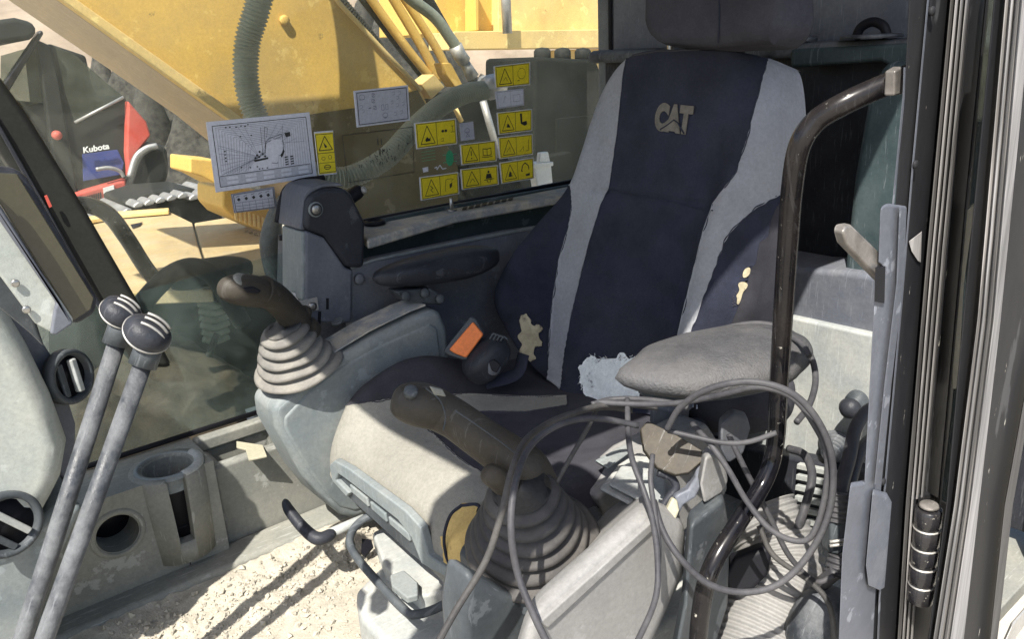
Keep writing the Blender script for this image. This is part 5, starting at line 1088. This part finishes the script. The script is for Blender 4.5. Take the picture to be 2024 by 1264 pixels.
def d_chart(line, blob, flush, uv, t):
    frame(line, .02, .03, .98, .965, .0012); line([(.03, .80), (.97, .80)], .0012); line([(.03, .965), (.97, .965)], .001); flush('chart_frame')
    for k in range(13):
        i = k*.027; line([(.05+i*.8, .78), (.05+i, .06+i*1.05), (.95-i*.9, .06+i*.9), (.95-i, .78)], .00055)
    ox, oy = .44, .58
    for k in range(26):
        a = math.pi*(.62+k*.05); L_ = .5; ex, ey = ox+math.cos(a)*L_*.9, oy+math.sin(a)*L_*1.15
        ex = min(.95, max(.05, ex)); ey = min(.78, max(.07, ey))
        if k in (11, 12, 13, 17, 18, 19, 20): continue
        line([(ox, oy), (ex, ey)], .0005)
    line([(.05, .33), (.4, .55)], .0006); line([(.70, .40), (.93, .42), (.93, .39)], .0006); line([(.72, .1), (.70, .40)], .0006)
    flush('chart_lines', 'sticker_faint')
    blob([(.51, .50), (.54, .38), (.60, .33), (.68, .34), (.70, .45), (.68, .56), (.64, .60), (.63, .70), (.58, .68), (.53, .60)]); flush('clear_area', 'sticker_white')
    line([(.50, .55), (.53, .35), (.56, .31), (.70, .26), (.71, .45), (.70, .52), (.66, .60), (.63, .60), (.62, .72), (.56, .70)], .0008)
    line([(.55, .36), (.69, .30)], .0008); line([(.51, .52), (.53, .12), (.56, .14), (.54, .30)], .0007); line([(.48, .58), (.49, .12)], .0006); blob([(.73, .25), (.79, .24), (.79, .31), (.74, .32)])
    blob([(.66, .60), (.70, .50), (.71, .54), (.69, .60), (.67, .64)]); blob([(.38, .62), (.53, .60), (.53, .63), (.39, .65)])
    for q in ((.42, .55), (.45, .50), (.48, .54), (.40, .59), (.50, .58), (.44, .58)): blob(circ(q[0], q[1], .012, .018, 6))
    for k in range(8): blob([(.70+.06*(k % 2), .63+.04*(k//2)), (.735+.06*(k % 2), .625+.04*(k//2)), (.735+.06*(k % 2), .645+.04*(k//2)), (.70+.06*(k % 2), .65+.04*(k//2))])
    for q in ((.14, .06), (.18, .06), (.24, .07), (.29, .06), (.33, .07), (.36, .05), (.1, .42), (.1, .47), (.1, .52), (.1, .57), (.24, .70), (.33, .72), (.40, .72), (.27, .22), (.38, .22), (.42, .76), (.45, .76), (.5, .76)):
        blob([(q[0], q[1]), (q[0]+.016, q[1]), (q[0]+.016, q[1]+.018), (q[0], q[1]+.018)])
    flush('chart_drawing')
    blob([(.025, .805), (.975, .805), (.975, .96), (.025, .96)]); flush('table_ground', 'sticker_grey')
    for r in range(2):
        for c in range(5):
            x = .09+c*.185; y = .825+r*.07
            P0_ = [uv(a, b, .0018) for a, b in ((x, y), (x+.11, y), (x+.11, y+.045), (x, y+.045))]; prism('table_cell', P0_, (0, .0003, 0), 'sticker_white', t, 0)
            for s in range(2): line([(x-.045, y+.012+s*.02), (x-.018, y+.012+s*.02)], .0008)
    for v_ in V: v_.y -= .0006
    flush('table_text', 'sticker_faint')
sticker('big white lift chart sticker covered in fine lines on the side window', ((414, 246), (607, 227), (621, 346), (432, 375)), 'sticker_white', 'sticker', draw=d_chart)
def d_card(line, blob, flush, uv, t):
    frame(line, w=.0013); flush('card_frame')
    line(circ(.11, .17, .055, .075, 8), .0010, True); line([(.06, .24), (.16, .24)], .0012)
    for q in ((.33, .15), (.32, .32), (.34, .52)): line([(q[0]-.03, q[1]-.05), (q[0]+.03, q[1]-.03), (q[0]-.03, q[1]+.03), (q[0]+.03, q[1]+.05)], .0009); line(circ(q[0], q[1], .035, .06, 7), .0007, True)
    for x in (.47, .55): line([(x, .46), (x+.045, .46), (x+.045, .62), (x, .62)], .0009, True)
    line(circ(.53, .78, .05, .075, 10), .0012, True); blob(circ(.53, .85, .03, .03, 8)); blob([(.22, .50), (.27, .49), (.27, .53), (.22, .54)])
    for q in ((.72, .16), (.80, .30), (.68, .42), (.78, .52), (.90, .50), (.73, .78), (.86, .75), (.84, .17), (.08, .45), (.11, .58)):
        line([(q[0]-.025, q[1]-.04), (q[0]+.02, q[1]-.05), (q[0]+.025, q[1]+.03), (q[0]-.02, q[1]+.05)], .0008)
    flush('printed_symbols', 'sticker_faint')
sticker('white card of small switch symbols above the clear outlined sheet', ((702, 182), (804, 171), (808, 236), (708, 249)), 'sticker_grey', draw=d_card)
def d_key(line, blob, flush, uv, t):
    frame(line, w=.0010)
    for k in range(5): blob([(.08+k*.18, .30), (.14+k*.18, .22), (.17+k*.18, .34), (.12+k*.18, .42)]); line([(.07+k*.18, .16+.03*(k % 2)), (.16+k*.18, .12)], .0008)
    for a in (.5, .68, .84): line([(.04, a), (.96, a)], .0005)
    for k in range(5): line([(.2+k*.16, .5), (.2+k*.16, .96)], .0005)
sticker('small grey key sticker below the big lift chart', ((459, 385), (540, 371), (545, 410), (465, 420)), 'sticker_grey', draw=d_key, border='sticker_faint')
def d_clear(line, blob, flush, uv, t):
    frame(line, 0, 0, 1, 1, .0012)
    for x in (.48, .53): line([(x, .16), (x, .30)], .0022); line([(x+.01, .38), (x+.01, .52)], .0014)
    for k in range(46):
        a = rs.gauss(.5, .2); b = .42+.25*(.9-a)+rs.uniform(-.12, .16); a = min(.9, max(.08, a)); b = min(.85, max(.12, b)); dx = rs.uniform(-.03, .03); dy = rs.uniform(-.05, .05)
        line([(a, b), (a+dx, b+dy), (a+dx*.3, b+dy+.03)], .0013)
sticker('clear sheet with a thin black outline and small black marks beside the yellow upright sticker', ((676, 268), (815, 251), (818, 340), (687, 361)), None, draw=d_clear, border=None)
def d_green(line, blob, flush, uv, t):
    blob(circ(.78, .5, .10, .32, 14)); line([(.6, .35), (.96, .35)], .0015); line([(.6, .65), (.96, .65)], .0015); flush('green_symbol', 'sticker_green')
    for k in range(4): line([(.08, .12+k*.12), (.42, .10+k*.12)], .0008)
    flush('faint_text', 'sticker_green')
    blob([(.08, .75), (.22, .73), (.22, .92), (.09, .94)]); line([(.38, .82), (.44, .78), (.44, .9), (.52, .72), (.58, .9), (.68, .88)], .0020); flush('white_symbols', 'sticker_white')
sticker('see-through green exit marking between two yellow warning stickers', ((825, 296), (904, 286), (906, 335), (829, 345)), None, draw=d_green, border=None)
